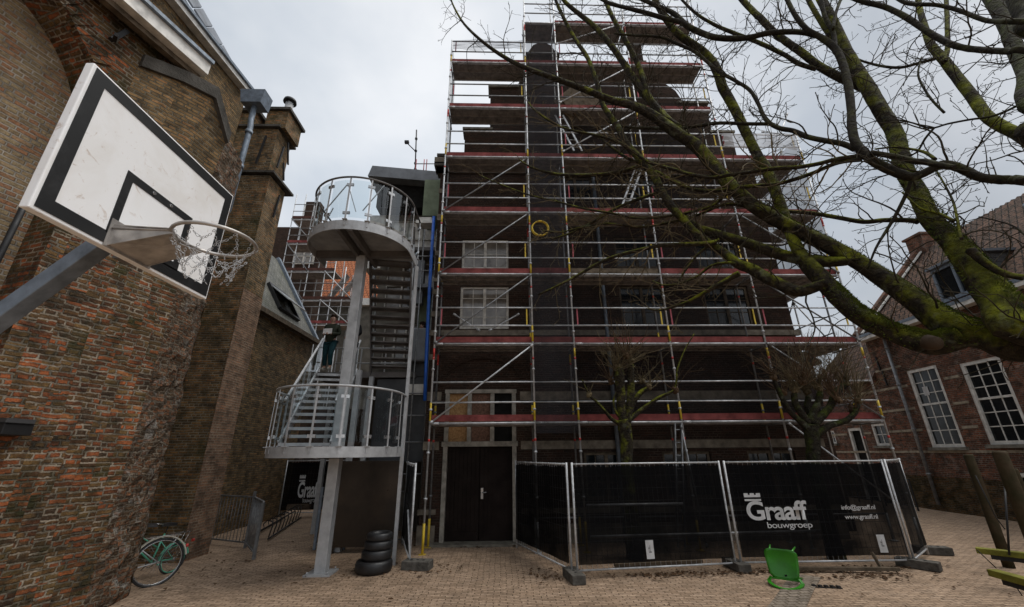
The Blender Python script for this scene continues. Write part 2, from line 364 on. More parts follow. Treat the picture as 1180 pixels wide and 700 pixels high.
M['rubber'] = plain('black_rubber', (0.014,0.014,0.015), 0.45, var=0.2, scale=10, bump=0.003)
M['blue'] = plain('blue_plastic', (0.01,0.11,0.52), 0.45, var=0.1)
M['green_pl'] = plain('green_plastic', (0.035,0.26,0.012), 0.35, var=0.25, scale=4)
M['mint'] = plain('mint_paint', (0.12,0.52,0.36), 0.35, var=0.1)
M['cream'] = plain('cream_mudguard', (0.55,0.52,0.44), 0.4, var=0.2)
M['chrome'] = plain('worn_chrome', (0.5,0.5,0.5), 0.25, 0.8)
M['panel_green'] = plain('sage_cladding', (0.24,0.29,0.20), 0.6, var=0.25, scale=2)
M['panel_grey'] = plain('grey_cladding', (0.19,0.20,0.215), 0.5, 0.2, var=0.2, scale=2)
M['panel_dark'] = plain('charcoal_cladding', (0.05,0.052,0.055), 0.55, 0.1, var=0.3, scale=2)
M['panel_brown'] = plain('brown_metal_sheet', (0.055,0.04,0.028), 0.35, 0.5, var=0.5, scale=1.2)
M['grating'] = plain('grating_underside', (0.34,0.35,0.36), 0.6, 0.0, var=.15, scale=3)
M['render'] = plain('grey_render', (0.17,0.155,0.13), 0.85, var=0.4, scale=2, bump=0.004)
M['concrete'] = plain('concrete_block', (0.13,0.12,0.105), 0.85, var=0.5, scale=8, bump=0.008)
M['wood'] = plain('grey_wood', (0.15,0.115,0.08), 0.8, var=0.5, scale=7, bump=0.006)
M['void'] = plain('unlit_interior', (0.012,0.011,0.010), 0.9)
M['skin'] = plain('skin', (0.42,0.25,0.18), 0.5, var=0.1)

# ================================================================== GROUND
g0 = MB(); n = 70
gv = []; gf = []
xs = [-150,-60,-30,-18] + [-12 + i * 0.5 for i in range(0, 65)] + [26, 40, 80, 150]
ys = [-150,-50,-20,-8] + [-4 + i * 0.5 for i in range(0, 61)] + [32, 50, 90, 200]
def gz(x, y): return 0.012 * math.sin(x * 1.3 + 1) * math.sin(y * 1.1) + 0.006 * math.sin(x * 3.1 + y * 2.3)
for yy in ys:
    for xx in xs: gv.append((xx, yy, gz(xx, yy)))
for j in range(len(ys)-1):
    for i in range(len(xs)-1):
        a = j * len(xs) + i; gf.append((a, a+1, a+1+len(xs), a+len(xs)))
g0.add(gv, gf, True)
struct(g0.build('ground', M['paver'], fix=False))
def strip(pts, wd, name, mat, dz=0.012):
    s = MB(); vs = []
    P = [V(p) for p in pts]
    fine = []
    for a, b in zip(P, P[1:]):
        k = max(1, int((b - a).length / 0.3))
        for q in range(k): fine.append(a.lerp(b, q / k))
    fine.append(P[-1])
    for i, p in enumerate(fine):
        d = (fine[min(i+1, len(fine)-1)] - fine[max(i-1, 0)]); d.z = 0; d.normalize(); nn = V((-d.y, d.x, 0)) * wd / 2
        for q in (p - nn, p + nn): vs.append((q.x, q.y, gz(q.x, q.y) + dz))
    s.add(vs, [(2*i, 2*i+1, 2*i+3, 2*i+2) for i in range(len(fine)-1)], True)
    return struct(s.build(name, mat, fix=False))
strip([at(930,664,z=0), at(895,720,z=0)], 0.42, 'drain_path', M['setts'], 0.016)
# earth and litter along the foot of the fence
def litter(name, spots, cols, label, cat, szs=(0.012, 0.045)):
    s = MB()
    for (cx, cy, rx, ry, nn) in spots:
        for _ in range(nn):
            x, y = random.gauss(cx, rx), random.gauss(cy, ry); z = max(gz(x, y), 0) + 0.012
            a = random.uniform(0, 6.28); r = random.uniform(*szs); t = random.uniform(-.6, .6)
            p = []
            for k in range(5):
                th = a + k * 1.256; rr = r * (1.3 if k == 0 else 0.8)
                p.append((x + math.cos(th) * rr, y + math.sin(th) * rr, z + 0.3 * r * math.sin(th * 2 + t) + 0.3 * r))
            s.add(p, [(0,1,2,3,4)])
    o = s.build(name, cols, fix=False); tag(o, label, cat); o['kind'] = 'stuff'
M['leaf'] = plain('dead_leaves', (0.11,0.06,0.03), 0.85, var=0.6, scale=25)
litter('fallen_leaves', [(2.5+i*0.45, 8.52+0.02*i, .25, .10, 42) for i in range(12)] + [(6.6,8.25,.5,.12,120),(0.9,8.7,.3,.4,60),(-1.5,9.2,.4,.25,60),(-0.5,11.2,.6,.1,50),(-3,8.9,.8,.5,40),(2,6.6,3,1,50),(8,8,1.2,.8,40),(-5.5,9.6,.6,.9,60)], M['leaf'], 'brown leaf litter scattered over the pavers along the fence foot', 'leaves')

# ================================================================== CHURCH (left)
church = thing('brick_church', 'old weathered brick church with blind arch and buttress filling the left side', 'church', (-6, 5, 0))
c17, s17 = math.cos(R(17)), math.sin(R(17))
def cw(s, z, d=0):     # near wall: s along (0 at the corner, negative towards the viewer), d behind the face
    return V((-5.7 + s17*s - c17*d, 7.4 + c17*s + s17*d, z))
NS, NZ, NR = -4.3, 6.8, 2.06     # blind arch
wl = MB()
wl.wall(lambda s,z,d: cw(s,z,d), -9.5, NS-NR, -0.2, 9.15, 1.2)
# subdivided face so that the old wall bulges
def bulge(s, z): return max(0,min(1,(-.45-s)/.35))*max(0,min(1,(s-NS-NR)/.2))*1.5*(0.035 * math.sin(s*2.1+z*0.9) * math.sin(z*1.7+0.5) + 0.02 * math.sin(s*5.3+z*3.1))
def grid(mb, f, s0, s1, z0, z1, st, amp=1):
    a = max(1, int((s1-s0)/st)); b = max(1, int((z1-z0)/st)); vs = []
    for j in range(b+1):
        for i in range(a+1):
            s_ = s0+(s1-s0)*i/a; z_ = z0+(z1-z0)*j/b; vs.append(f(s_, z_, -bulge(s_, z_)*amp))
    mb.add(vs, [(j*(a+1)+i, j*(a+1)+i+1, (j+1)*(a+1)+i+1, (j+1)*(a+1)+i) for j in range(b) for i in range(a)], True)
wl2 = MB()
grid(wl2, cw, NS+NR, -0.45, -0.2, 6.8, 0.18, 0.6)
N = 18
for i in range(N):       # spandrel right of and above the arch
    a0, a1 = math.pi/2*i/N, math.pi/2*(i+1)/N
    p0 = (NS+NR*math.cos(a0), NZ+NR*math.sin(a0)); p1 = (NS+NR*math.cos(a1), NZ+NR*math.sin(a1))
    sr = -0.45 if p1[1] < 8.45 else -0.8
    wl2.add([cw(*p0), cw(sr, p0[1]), cw(sr, p1[1]), cw(*p1)], [(0,1,2,3)])
    q0 = (NS-NR*math.cos(a0), p0[1]); q1 = (NS-NR*math.cos(a1), p1[1])
    wl2.add([cw(*q0), cw(NS-NR-0.01, q0[1]), cw(NS-NR-0.01, q1[1]), cw(*q1)], [(3,2,1,0)])
wl2.add([cw(NS-NR, NZ+NR), cw(-0.8, NZ+NR), cw(-0.8, 9.15), cw(NS-NR, 9.15)], [(0,1,2,3)])
wl2.add([cw(NS-NR, -.2), cw(NS+NR, -.2), cw(NS+NR, 0.9), cw(NS-NR, 0.9)], [(0,1,2,3)])
wl.build('wall', M['brick_near'], church)
wl2.build('wall', M['brick_near'], church, fix=False)
# reveal (soffit) of the blind arch and its recessed panel
D = 0.62
rv = MB(); pts = [(NS+NR, 0.9), (NS+NR, 3), (NS+NR, 5)] + [(NS+NR*math.cos(math.pi*i/36), NZ+NR*math.sin(math.pi*i/36)) for i in range(37)] + [(NS-NR, 0.9)]
for p0, p1 in zip(pts, pts[1:]): rv.add([cw(*p0), cw(*p1), cw(*p1, D), cw(*p0, D)], [(0,1,2,3)])
rv.add([cw(NS-NR,.9), cw(NS+NR,.9), cw(NS+NR,.9,D), cw(NS-NR,.9,D)], [(0,1,2,3)])
rv.build('arch_reveal', M['brick_near'], church, fix=False)
nb = MB(); nb.add([cw(NS-NR-.05,.85,D), cw(NS+NR+.05,.85,D), cw(NS+NR+.05,NZ+NR+.1,D), cw(NS-NR-.05,NZ+NR+.1,D)], [(0,1,2,3)])
nb.build('arch_panel', M['brick_niche'], church, fix=False)
# ragged voussoirs round the arch: small proud stones
vo = MB()
for i in range(26):
    a = math.pi*0.02 + i * 0.062
    r0, r1 = NR + random.uniform(-.015, .01), NR + random.uniform(0.16, 0.30); w_ = 0.024
    e = -random.uniform(0.0, 0.05)
    q = [cw(NS+rr*math.cos(aa), NZ+rr*math.sin(aa), e) for rr, aa in ((r0,a-w_),(r1,a-w_*.85),(r1,a+w_*.85),(r0,a+w_))]
    nrm = V((-c17, s17, 0)) * 0.12
    vo.prism(q, nrm)
vo.build('voussoir_ring', M['brick_near'], church)
# eroded chamfered corner
P1 = cw(-0.45, 0); P2 = V((-6.02, 7.98, 0))
cf = MB(); a_, b_ = 8, 60; vs = []
for j in range(b_+1):
    for i in range(a_+1):
        t = i/a_; z = -0.2+8.65*j/b_
        p = P1.lerp(P2, t); nn = V((1, 0.35, 0)).normalized()
        er = 0.06*math.sin(math.pi*t) + (random.uniform(-.045,.045) if 0 < i < a_ else (0.0 if i == 0 else random.uniform(-.03,.03)))
        vs.append(p + nn*er*(1 if z < 6 else .7) + V((0,0,z)))
cf.add(vs, [(j*(a_+1)+i, j*(a_+1)+i+1, (j+1)*(a_+1)+i+1, (j+1)*(a_+1)+i) for j in range(b_) for i in range(a_)], False)
cf.build('eroded_corner', M['brick_eroded'], church, fix=False)
bk = MB(); bk.wall(lambda s,z,d: V((P2.x - s, P2.y + d*0.0 + 0.02*s, z)), 0, 2.6, -.2, 8.45, 0.3, ()); bk.build('wall', M['brick_turret'], church)
# buttress head with sloping stone coping, projecting from the near wall above the board
def cwp(px, py, d):    # point on the near wall plane pushed out d
    dd = _M.to_3x3() @ V(((px-590)/F_PX, -(py-350)/F_PX, -1)); nrm = V((c17, -s17, 0)); p0 = V((-5.7, 7.4, 0)) + nrm*d
    t = (p0 - V((0,0,CAM_H))).dot(nrm) / dd.dot(nrm); return V((0,0,CAM_H)) + dd*t
k1, k2, k3, k4 = cwp(167,66,.08), cwp(216,85,.35), cwp(252,104,.55), cwp(266,156,.40)
bh = MB()
low = 5.5
for a, b in ((k1,k2),(k2,k3),(k3,k4)):
    ins = lambda p, q=0.07: V((p.x - c17*q, p.y + s17*q, p.z - 0.10))
    A, B = ins(a), ins(b)
    fl_ = lambda p: cw((p - V((-5.7,7.4,0))).dot(V((s17,c17,0))), low, .03)
    A0, B0 = fl_(A), fl_(B)
    bh.add([A0, B0, B, A], [(0,1,2,3)])
kb = ins(k4); bh.add([fl_(kb), V((kb.x-.6,kb.y+.1,low)), V((kb.x-.6,kb.y+.1,kb.z+.4)), kb], [(0,1,2,3)])
bh.build('buttress', M['brick_nave'], church, fix=False)
co = MB()
for a, b in ((k1,k2),(k2,k3),(k3,k4)):
    nrm = V((-c17, s17, 0)) * 0.62
    dz = V((0,0,0.20)); lift = V((0,0,0.30))
    co.add([a-dz, b-dz, b+dz*.3, a+dz*.3, a-dz+nrm, b-dz+nrm, b+nrm+lift, a+nrm+lift], [(0,1,2,3),(3,2,6,7),(4,7,6,5),(0,4,5,1),(0,3,7,4),(1,5,6,2)])
co.build('coping', M['coping'], church, fix=False)
# lower (aisle) gutter: white painted board with lead top
gb = MB(); e0, e1 = cw(-7, 9.10, -.28), cw(-1.30, 9.13, -.28)
gb.bar(e0, e1, 0.34, 0.26); gb.build('gutter_board', M['white_paint'], church)
gb = MB(); gb.bar(e0+V((0.02,0,.16)), e1+V((0.02,0,.16)), 0.44, 0.07); gb.build('gutter', M['zinc'], church)
gb = MB(); gb.bar(e0+V((-.05,0,-.19)), e1+V((-.05,0,-.19)), 0.12, 0.10); gb.build('gutter_moulding', M['wood'], church)
ar = MB(); ar.add([cw(-7,9.3,-.2), cw(-1.3,9.3,-.2), cw(-1.3,10.4,1.8), cw(-7,10.4,1.8)], [(0,1,2,3)]); ar.build('aisle_roof', M['slate'], church, fix=False)
hk = MB(); hk.bar(cwp(128,46,.1), cwp(146,36,.1), .07, .07); hk.bar(cwp(132,47,.1), cwp(134,40,.35), .05, .05); hk.build('wall_hook', M['iron'], church)
# nave wall above, with its own white eaves gutter and slate roof with lead edge
t0, t1 = at(192,0,x=-8.0), at(281,108,x=-7.9); dr = (t1-t0)
na, nb2 = t0 - dr*2.6, t1 + dr*0.04
nw = MB(); nw.add([V((na.x,na.y,0)), V((nb2.x,nb2.y,0)), nb2, na], [(0,1,2,3)]); nw.build('nave_wall', M['brick_nave'], church, fix=False)
e = MB(); e.bar(na+V((.12,0,.02)), nb2+V((.12,0,.02)), .22, .14); e.build('eaves_board', M['white_paint'], church)
e = MB(); e.bar(na+V((.2,0,.13)), nb2+V((.2,0,.13)), .2, .08); e.build('eaves_gutter', M['zinc'], church)
r0, r1 = at(214,0,x=-8.35), at(283,106,x=-8.3); rd = r1-r0; r0 = r0 - rd*3
rf = MB(); rf.add([na+V((.1,0,.15)), nb2+V((.1,0,.15)), r1, r0], [(0,1,2,3)]); rf.build('roof', M['slate'], church, fix=False)
q0, q1 = at(226,0,x=-8.5), at(287,108,x=-8.4); qd = q1-q0; q0 = q0 - qd*3
lr = MB(); n_ = 22
for i in range(n_):
    a, b = r0.lerp(r1, i/n_), r0.lerp(r1, (i+1)/n_-.004); c_, d_ = q0.lerp(q1, i/n_), q0.lerp(q1, (i+1)/n_-.004)
    lr.prism([a+V((.03,0,0)), b+V((.03,0,0)), d_, c_], (0.02,0,0.05))
lr.build('lead_ridge', M['lead'], church)
# downpipe with hopper
px_, py_ = -6.12, 8.0
dp = MB(); hz = at(284,118,y=py_).z
dp.tube([(px_,py_,hz-.1), (px_,py_,hz-.55), (px_+.04,py_-.01,hz-.8), (px_+.04,py_-.01,7.25), (px_-.30,py_+.2,6.8), (px_-.42,py_+.2,6.4), (px_-.42,py_+.2,.2)], 0.062, 12)
for zz in (hz-.9, hz-1.9): dp.tube([(px_+.04,py_-.01,zz), (px_+.04,py_-.01,zz-.09)], 0.08, 12)
dpo = dp.build('downpipe', M['zinc'], church)
hp = MB(); hp.prism([(px_-.24,py_-.17,hz-.15),(px_+.24,py_-.17,hz-.15),(px_+.3,py_-.2,hz+.22),(px_-.3,py_-.2,hz+.22)], (0,.36,0)); hp.build('hopper', M['zinc'], dpo)
# west turret / chimney buttress
tu = MB(); tu.box((-8.9,10.0,-.2), (-6.68,10.86,9.7)); tu.box((-8.8,10.06,9.7), (-6.80,10.82,11.45)); tu.box((-8.6,10.1,11.45), (-7.6,10.8,12.1)); tu.build('turret', M['brick_turret'], church)
pk = MB(); pk.wall(lambda s,z,d: V((-6.665-d, s, z)), 9.985, 10.868, -.2, 6.2, .012); pk.build('brick_patch', M['brick_pink'], church)
cp = MB()
def weather(mb, x0, x1, y0, y1, z, up, inset):
    mb.add([(x0,y0,z),(x1,y0,z),(x1,y1,z),(x0,y1,z),(x0,y0,z+.07),(x1,y0,z+.07),(x1,y1,z+.07),(x0,y1,z+.07),(x0,y0+inset,z+up),(x1-inset,y0+inset,z+up),(x1-inset,y1-.02,z+up),(x0,y1-.02,z+up)],
        [(3,2,1,0),(0,1,5,4),(1,2,6,5),(2,3,7,6),(3,0,4,7),(4,5,9,8),(5,6,10,9),(6,7,11,10),(7,4,8,11),(8,9,10,11)])
weather(cp, -8.9, -6.54, 9.9, 11.1, 9.74, .16, .12); cp.build('coping', M['coping'], church); cp = MB()
weather(cp, -8.8, -6.70, 9.94, 10.98, 11.45, .16, .1)
cp.build('coping', M['coping'], church)
MB().box((-7.3,9.94,12.12), (-6.5,10.95,12.21)).build('chimney_cap', M['coping'], church); MB().box((-8.65,9.98,12.1), (-7.5,10.85,12.2)).build('chimney_cap', M['coping'], church)
ch = MB(); ch.box((-7.22,10.02,11.46), (-6.58,10.86,12.12)); cho = ch.build('chimney', M['brick_turret'], church)
fl = MB(); fl.tube([(-6.86,10.4,12.2),(-6.86,10.4,12.80)], .12, 16); fl.build('flue', M['steel'], cho)
fl = MB(); fl.tube([(-6.86,10.4,12.84),(-6.86,10.4,12.94)], [.2,.18], 16); [fl.bar((-6.86+.12*math.cos(a),10.4+.12*math.sin(a),12.76),(-6.86+.12*math.cos(a),10.4+.12*math.sin(a),12.86),.02,.02) for a in (0,1.57,3.14,4.71)]; fl.build('flue_cap', M['iron'], cho)
for (y_, z_, tilt, ln) in ((10.3,10.6,.12,.85),(10.62,11.0,-.35,.7),(10.6,10.3,-.35,.55),(10.5,9.0,.1,.8)):
    an = MB(); d_ = V((0, math.sin(tilt), math.cos(tilt)))*ln/2; c_ = V((-6.62 if z_<9.7 else -6.70, y_, z_)); an.bar(c_-d_, c_+d_, .05, .04, up=(1,0,0)); an.build('wall_anchor', M['iron'], church)
an = MB(); an.bar(V((-7.15,9.97,10.1)), V((-7.05,9.97,11.1)), .05, .04, up=(0,1,0)); an.build('wall_anchor', M['iron'], church)
# wall lamp on the near wall
lb = thing('wall_lamp', 'dark metal wall lamp fixed low on the church wall', 'lamp', cw(-2.05, 2.3))
o = MB(); f0 = cwp(6,492,.12); o.box((f0.x-.16,f0.y-.14,f0.z-.10),(f0.x+.14,f0.y+.2,f0.z+.04)); o.prism([(f0.x-.18,f0.y-.16,f0.z+.04),(f0.x+.16,f0.y-.16,f0.z+.04),(f0.x+.1,f0.y-.1,f0.z+.10),(f0.x-.2,f0.y-.1,f0.z+.10)], (0,.34,0)); o.build('housing', M['iron'], lb, bevel=.008)

# low wing behind the turret with slate roof and skylight
wing = thing('church_annexe', 'lower brick annexe with pale slate roof and open skylight behind the turret', 'building', (-8, 14, 0))
o = MB(); o.box((-12, 10.86, -.2), (-8, 17.15, 6.55)); o.build('wall', M['brick_nave'], wing)
va, vb = V((-7.9, 17.2, 6.62)), at(320,300,y=17.2)
o = MB(); vs = [V((-7.88,10.9,6.58)), va, vb, V((vb.x,10.9,vb.z-.04))]; o.prism(vs, (-.12,0,-.1)); o.build('roof', M['slate_pale'], wing)
o = MB(); o.bar(va+V((0,.05,.1)), vb+V((0,.05,.1)), .22, .12); o.build('verge', M['zinc'], wing)
o = MB(); o.bar((-7.8,10.9,6.55), (-7.8,17.25,6.6), .18, .16); o.build('gutter', M['wood'], wing)
o = MB(); o.box((-7.78,10.95,6.3),(-7.6,11.3,6.75)); o.build('gutter_box', M['iron'], wing)
nv = (vb-va); nv = V((nv.x,0,nv.z)).normalized(); up = V((-nv.z,0,nv.x)) * -1
if up.x < 0: up = -up
s0 = at(322,350,x=-8.25); s0 = V((-8.25, s0.y, 6.62+ (-7.9+8.25)*(nv.z/abs(nv.x))))
sf = MB(); A = s0 + up*.06; Bv = A + V((0,1.5,0)); Cc = Bv + nv*1.15; Dd = A + nv*1.15
for a, b in ((A,Bv),(Bv,Cc),(Cc,Dd),(Dd,A)): sf.bar(a, b, .1, .12, up=tuple(up))
sk = sf.build('skylight', M['iron'], wing)
o = MB(); op = up*.35; o.prism([A+nv*.15+op*1.1, Bv+nv*.15+op*1.1, Cc, Dd], up*.04); o.build('sash', plain('sash_painted_sky', (.6,.63,.66), .2, .3, var=.2), sk)  # pale sash colour stands in for sky reflected in the glass

# ================================================================== MAIN FACADE
FX0, FX1, FY = -2.04, 8.75, 11.5
main = thing('brick_school', 'dark brick building with stepped gable, wrapped in scaffolding', 'building', (3.4, 12, 0))
DX0, DX1 = -1.44, 0.33
holes = [(DX0-.08, DX1+.08, -.3, 3.74), (-1.22,.23,5.52,6.87), (-1.22,.23,7.45,8.48), (3.6,5.0,5.6,6.9),(6.2,7.6,5.6,6.9),(3.6,5.0,7.5,8.6),(6.2,7.6,7.5,8.6),(2.2,3.4,.95,2.1),(4.3,5.6,.95,2.1),(6.6,7.9,.95,2.1),(1.9,3.1,9.9,10.9),(4.2,5.4,9.9,10.9)]
o = MB(); o.wall(lambda s,z,d: V((s, FY+d, z)), FX0, FX1, -.3, 11.6, .35, holes)
o.build('facade', M['brick_facade'], main)
o = MB()
gab = [(-1.28,11.6),(-1.28,12.85),(-.40,12.85),(-.40,14.85),(.55,14.85),(.75,15.35),(.98,15.5),(.98,16.6),(1.25,17.1),(1.6,17.3),(1.95,17.1),(2.18,16.6),(2.18,15.6),(5.15,15.6),(5.15,17.3),(5.52,17.3),(5.52,16.3),(5.95,15.9),(6.1,15.3),(6.55,14.85),(6.8,14.2),(7.6,14.2),(7.6,12.85),(8.3,12.85),(8.3,11.6)]
o.prism([(x, FY+.02, z) for x, z in gab], (0,.4,0)); o.build('gable', M['brick_facade'], main)
o = MB()
for (x0,x1,z) in ((-1.36,-.3,12.85),(-.48,.65,14.85),(.9,2.26,16.55),(5.08,5.6,17.3),(5.08,5.6,16.2),(6.5,7.7,14.2),(7.5,8.4,12.85)): MB().box((x0,FY-.05,z),(x1,FY+.5,z+.09)).build('gable_coping', M['stone'], main)
# side and back body
o = MB(); o.box((FX0,FY+.36,-.3),(FX1,24,11.55)); o.build('body', M['brick_facade'], main)
o = MB(); o.add([(FX0,FY+.4,11.6),(FX1,FY+.4,11.6),(FX1,24,11.6),(FX0,24,11.6),(3.4,FY+.45,15.4),(3.4,24,15.4)], [(0,3,5,4),(1,4,5,2),(2,5,3)]); o.build('roof', M['slate'], main, fix=False)
bands = MB()
for (z0,z1,pr) in ((.66,.78,.05),(2.19,2.40,.02),(3.46,3.70,.025),(5.30,5.46,.09),(7.02,7.14,.02),(9.15,9.38,.03),(11.0,11.25,.12),(11.25,11.5,.2)):
    for (x0,x1) in ((FX0-pr,FX1+pr),):
        if z0 < 3.6: segs = [(FX0-pr, DX0-.2), (DX1+.2, FX1+pr)]
        else: segs = [(x0,x1)]
        for a, b in segs: MB().box((a,FY-pr,z0),(b,FY+.02,z1)).build('stone_band', M['stone_band'], main)
for a, b in ((FX0-.04,DX0-.2),(DX1+.2,FX1+.04)): MB().box((a,FY-.06,-.1),(b,FY+.02,.42)).build('plinth', M['stone_band'], main)
for z in (4.6,5.9,6.6,7.9,10.2): MB().box((FX0-.02,FY-.022,z),(FX0+.28,FY+.02,z+.16)).build('corner_stone', M['stone_band'], main)
# corner cornice block at the left end
o = MB(); o.box((FX0-.12,FY-.12,11.0),(FX0+.5,FY+.3,11.16)); o.box((FX0-.2,FY-.2,11.16),(FX0+.6,FY+.3,11.3)); o.box((FX0-.05,FY-.05,11.3),(FX0+.35,FY+.3,11.6)); o.box((FX0-.14,FY-.14,11.6),(FX0+.45,FY+.3,11.7)); o.build('cornice', M['coping'], main)
def window(parent, x0, x1, z0, z1, y, cols, rows, fr, pane, fw=.07, bw=.022, mull=True, curtain=False):
    o = MB(); d = .07; yf = y+.06
    o.box((x0,yf,z0),(x0+fw,yf+d,z1)); o.box((x1-fw,yf,z0),(x1,yf+d,z1)); o.box((x0+fw,yf,z1-fw),(x1-fw,yf+d,z1)); o.box((x0+fw,yf,z0),(x1-fw,yf+d,z0+fw*1.2))
    if mull: o.box(((x0+x1)/2-.045,yf-.004,z0+fw*1.2),((x0+x1)/2+.045,yf+d+.004,z1-fw))
    halves = [(x0+fw,(x0+x1)/2-.045),((x0+x1)/2+.045,x1-fw)] if mull else [(x0+fw,x1-fw)]
    zz0, zz1 = z0+fw*1.2, z1-fw
    for a, b in halves:
        for i in range(1, cols): xx = a+(b-a)*i/cols; o.box((xx-bw/2,yf+.015,zz0),(xx+bw/2,yf+.05,zz1))
        for j in range(1, rows): z_ = zz0+(zz1-zz0)*j/rows; o.box((a,yf+.018,z_-bw/2),(b,yf+.047,z_+bw/2))
    w_ = o.build('window', fr, parent)
    o = MB(); o.box((x0+fw,yf+.035,zz0),(x1-fw,yf+.043,zz1)); o.build('pane', pane, w_)
    return w_
window(main, -1.22,.23,5.52,6.87,FY,2,4,M['frame_white'],M['pane_lit'])
window(main, -1.22,.23,7.45,8.48,FY,2,2,M['frame_white'],M['pane_lit'])
for h in holes[3:]: window(main, *h, FY, 2, 3, M['wood'], M['pane'])
# blind relieving arch over the door
o = MB(); pr = []
for i in range(25):
    a0, a1 = math.pi*i/24, math.pi*(i+1)/24
    if i == 24: break
    q = [(-.5+rr*math.cos(aa), FY-.05, 3.85+.72*rr/1.0*math.sin(aa)) for rr, aa in ((1.08,a0),(1.3,a0),(1.3,a1-.01),(1.08,a1-.01))]
    o.prism(q, (0,.05,0))
o.build('relieving_arch', M['brick_facade'], main)
# door case, boarded transom, double door
o = MB(); 
for x in (DX0-.08, DX1-.03): o.box((x,FY-.05,0.0),(x+.11,FY+.2,2.32))
for x in (DX0-.08, DX0+.53, DX0+1.15, DX1-.03): o.box((x,FY-.03,2.40),(x+.11,FY+.15,3.66))
o.box((DX0-.12,FY-.09,2.27),(DX1+.12,FY+.2,2.395)); o.box((DX0-.1,FY-.05,3.66),(DX1+.1,FY+.15,3.76))
o.build('door_frame', M['door_frame'], main)
for k, (a, b, mt) in enumerate(((DX0+.03,DX0+.53,'osb'),(DX0+.64,DX0+1.15,'osb2'),(DX0+1.26,DX1-.03,'void'))):
    o = MB(); o.box((a,FY+.06,2.4),(b,FY+.09,3.66)); o.build('transom_board' if mt != 'void' else 'transom_pane', M[mt], main)
o = MB(); o.box((DX0-.3,FY-.35,-.02),(DX1+.3,FY+.1,.05)); o.build('threshold', M['stone'], main)
xm = (DX0+DX1)/2
for x0, x1 in ((DX0+.03, xm-.006), (xm+.006, DX1-.03)):
    o = MB(); n_ = 8; pw = (x1-x0)/n_
    for i in range(n_): o.box((x0+i*pw+.004,FY+.10,.06),(x0+(i+1)*pw-.004,FY+.14,2.27))
    o.box((x0,FY+.125,.06),(x1,FY+.16,2.27)); o.box((x0+.01,FY+.085,.06),(x1-.01,FY+.10,.26))
    do = o.build('door', M['door'], main)
    if x0 < xm-.3:
        h_ = MB(); h_.box((xm+.04,FY+.06,1.0),(xm+.10,FY+.085,1.26)); h_.tube([(xm+.07,FY+.07,1.15),(xm+.07,FY+.02,1.15),(xm+.2,FY+.02,1.16)], .012, 8); h_.build('handle', M['chrome'], do)
o = MB(); o.tube([(3.1,FY-.09,-.1),(3.1,FY-.09,11.0)], .055, 10); [o.box((3.02,FY-.1,z),(3.18,FY,z+.04)) for z in (1,3,5,7,9)]; o.build('downpipe', M['zinc'], main)
# low right wing
rw_ = thing('low_wing', 'low dark brick wing with lean-to roof right of the scaffold', 'building', (9.8, 13, 0))
o = MB(); o.box((FX1+.02, 12.4, -.2),(9.75, 17, 4.6)); o.build('wall', M['brick_facade'], rw_)
o = MB(); o.prism([(FX1+.02,12.2,4.6),(9.9,12.2,4.6),(9.9,12.2,4.7),(FX1+.02,12.2,5.3)], (0,5,0)); o.build('roof', M['slate'], rw_)

# ================================================================== RIGHT BUILDING
rb = thing('brick_house', 'red brick house with white sash windows and pantile roof at the right edge', 'house', (16, 14.8, 0))
c5, s5 = math.cos(R(5)), math.sin(R(5))
def rwp(s, z, d=0): return V((15.9+s5*s+c5*d, 14.8+c5*s-s5*d, z))
def rw_hole(a,b,c,d): return (a,b,c,d)
RH = [(-.42,.85,2.16,5.0),(-2.55,-1.25,2.22,4.86),(-4.4,-3.1,2.22,4.86),(-6.2,-4.95,2.22,4.86),(2.66,3.46,2.26,3.15),(4.1,4.95,-.1,3.05),(5.9,6.5,2.4,3.0),(-2.35,-1.5,.55,1.4)]
o = MB(); o.wall(rwp, -14, 2.35, -.3, 6.7, .4, RH); o.build('wall', M['brick_right'], rb)
o = MB(); o.wall(rwp, 2.35, 6.9, -.3, 4.95, .4, RH); o.build('wall', M['brick_right'], rb)
o = MB(); o.wall(lambda s,z,d: rwp(6.9-d, z, s), 0.0, 5.0, -.3, 4.95, .4); o.build('end_wall', M['brick_right'], rb)
o = MB(); o.add([rwp(2.34,-.3,.02),rwp(2.34,-.3,8),rwp(2.34,6.7,8),rwp(2.34,11.0,4),rwp(2.34,6.7,.02)],[(0,1,2,3,4)]); o.build('gable_wall', M['brick_right'], rb, fix=False)
o = MB(); o.add([rwp(2.35,4.9,-.25),rwp(7.1,4.9,-.25),rwp(4.4,8.5,2.3),rwp(2.35,8.5,2.3),rwp(7.1,4.9,5.0)],[(0,1,2,3),(1,4,2)]); o.build('wing_roof', M['tile'], rb, fix=False)
o = MB(); o.wall(lambda s,z,d: rwp(s, z, -.03), -14, 6.9, -.3, 1.15, 0.01, [(4.05,5.0,-.3,1.2),(-2.4,-1.45,.5,1.2)]); o.build('plinth', M['brick_turret'], rb, fix=False)
o = MB()
for z, segs in ((1.97,((-14,6.9),)),(2.75,((-1.1,-.55),(1.0,2.55),(3.55,4.0),(5.05,6.9))),(3.55,((-1.1,-.55),(1.0,4.0),(5.0,6.9))),(4.42,((-1.1,-.55),(1.0,6.5),)),(5.2,((1.0,2.3),(-14,-6.4)))):
    for a, b in segs:
        jj = a; o = MB()
        while jj < b:
            e_ = min(b, jj+random.uniform(.25,.6)); 
            o.prism([rwp(jj,z,-.012), rwp(e_,z,-.012), rwp(e_,z+.085,-.012), rwp(jj,z+.085,-.012)], rwp(0,0,.02)-rwp(0,0,0))
            jj = e_
        o.build('stone_band', M['stone_pale'], rb)
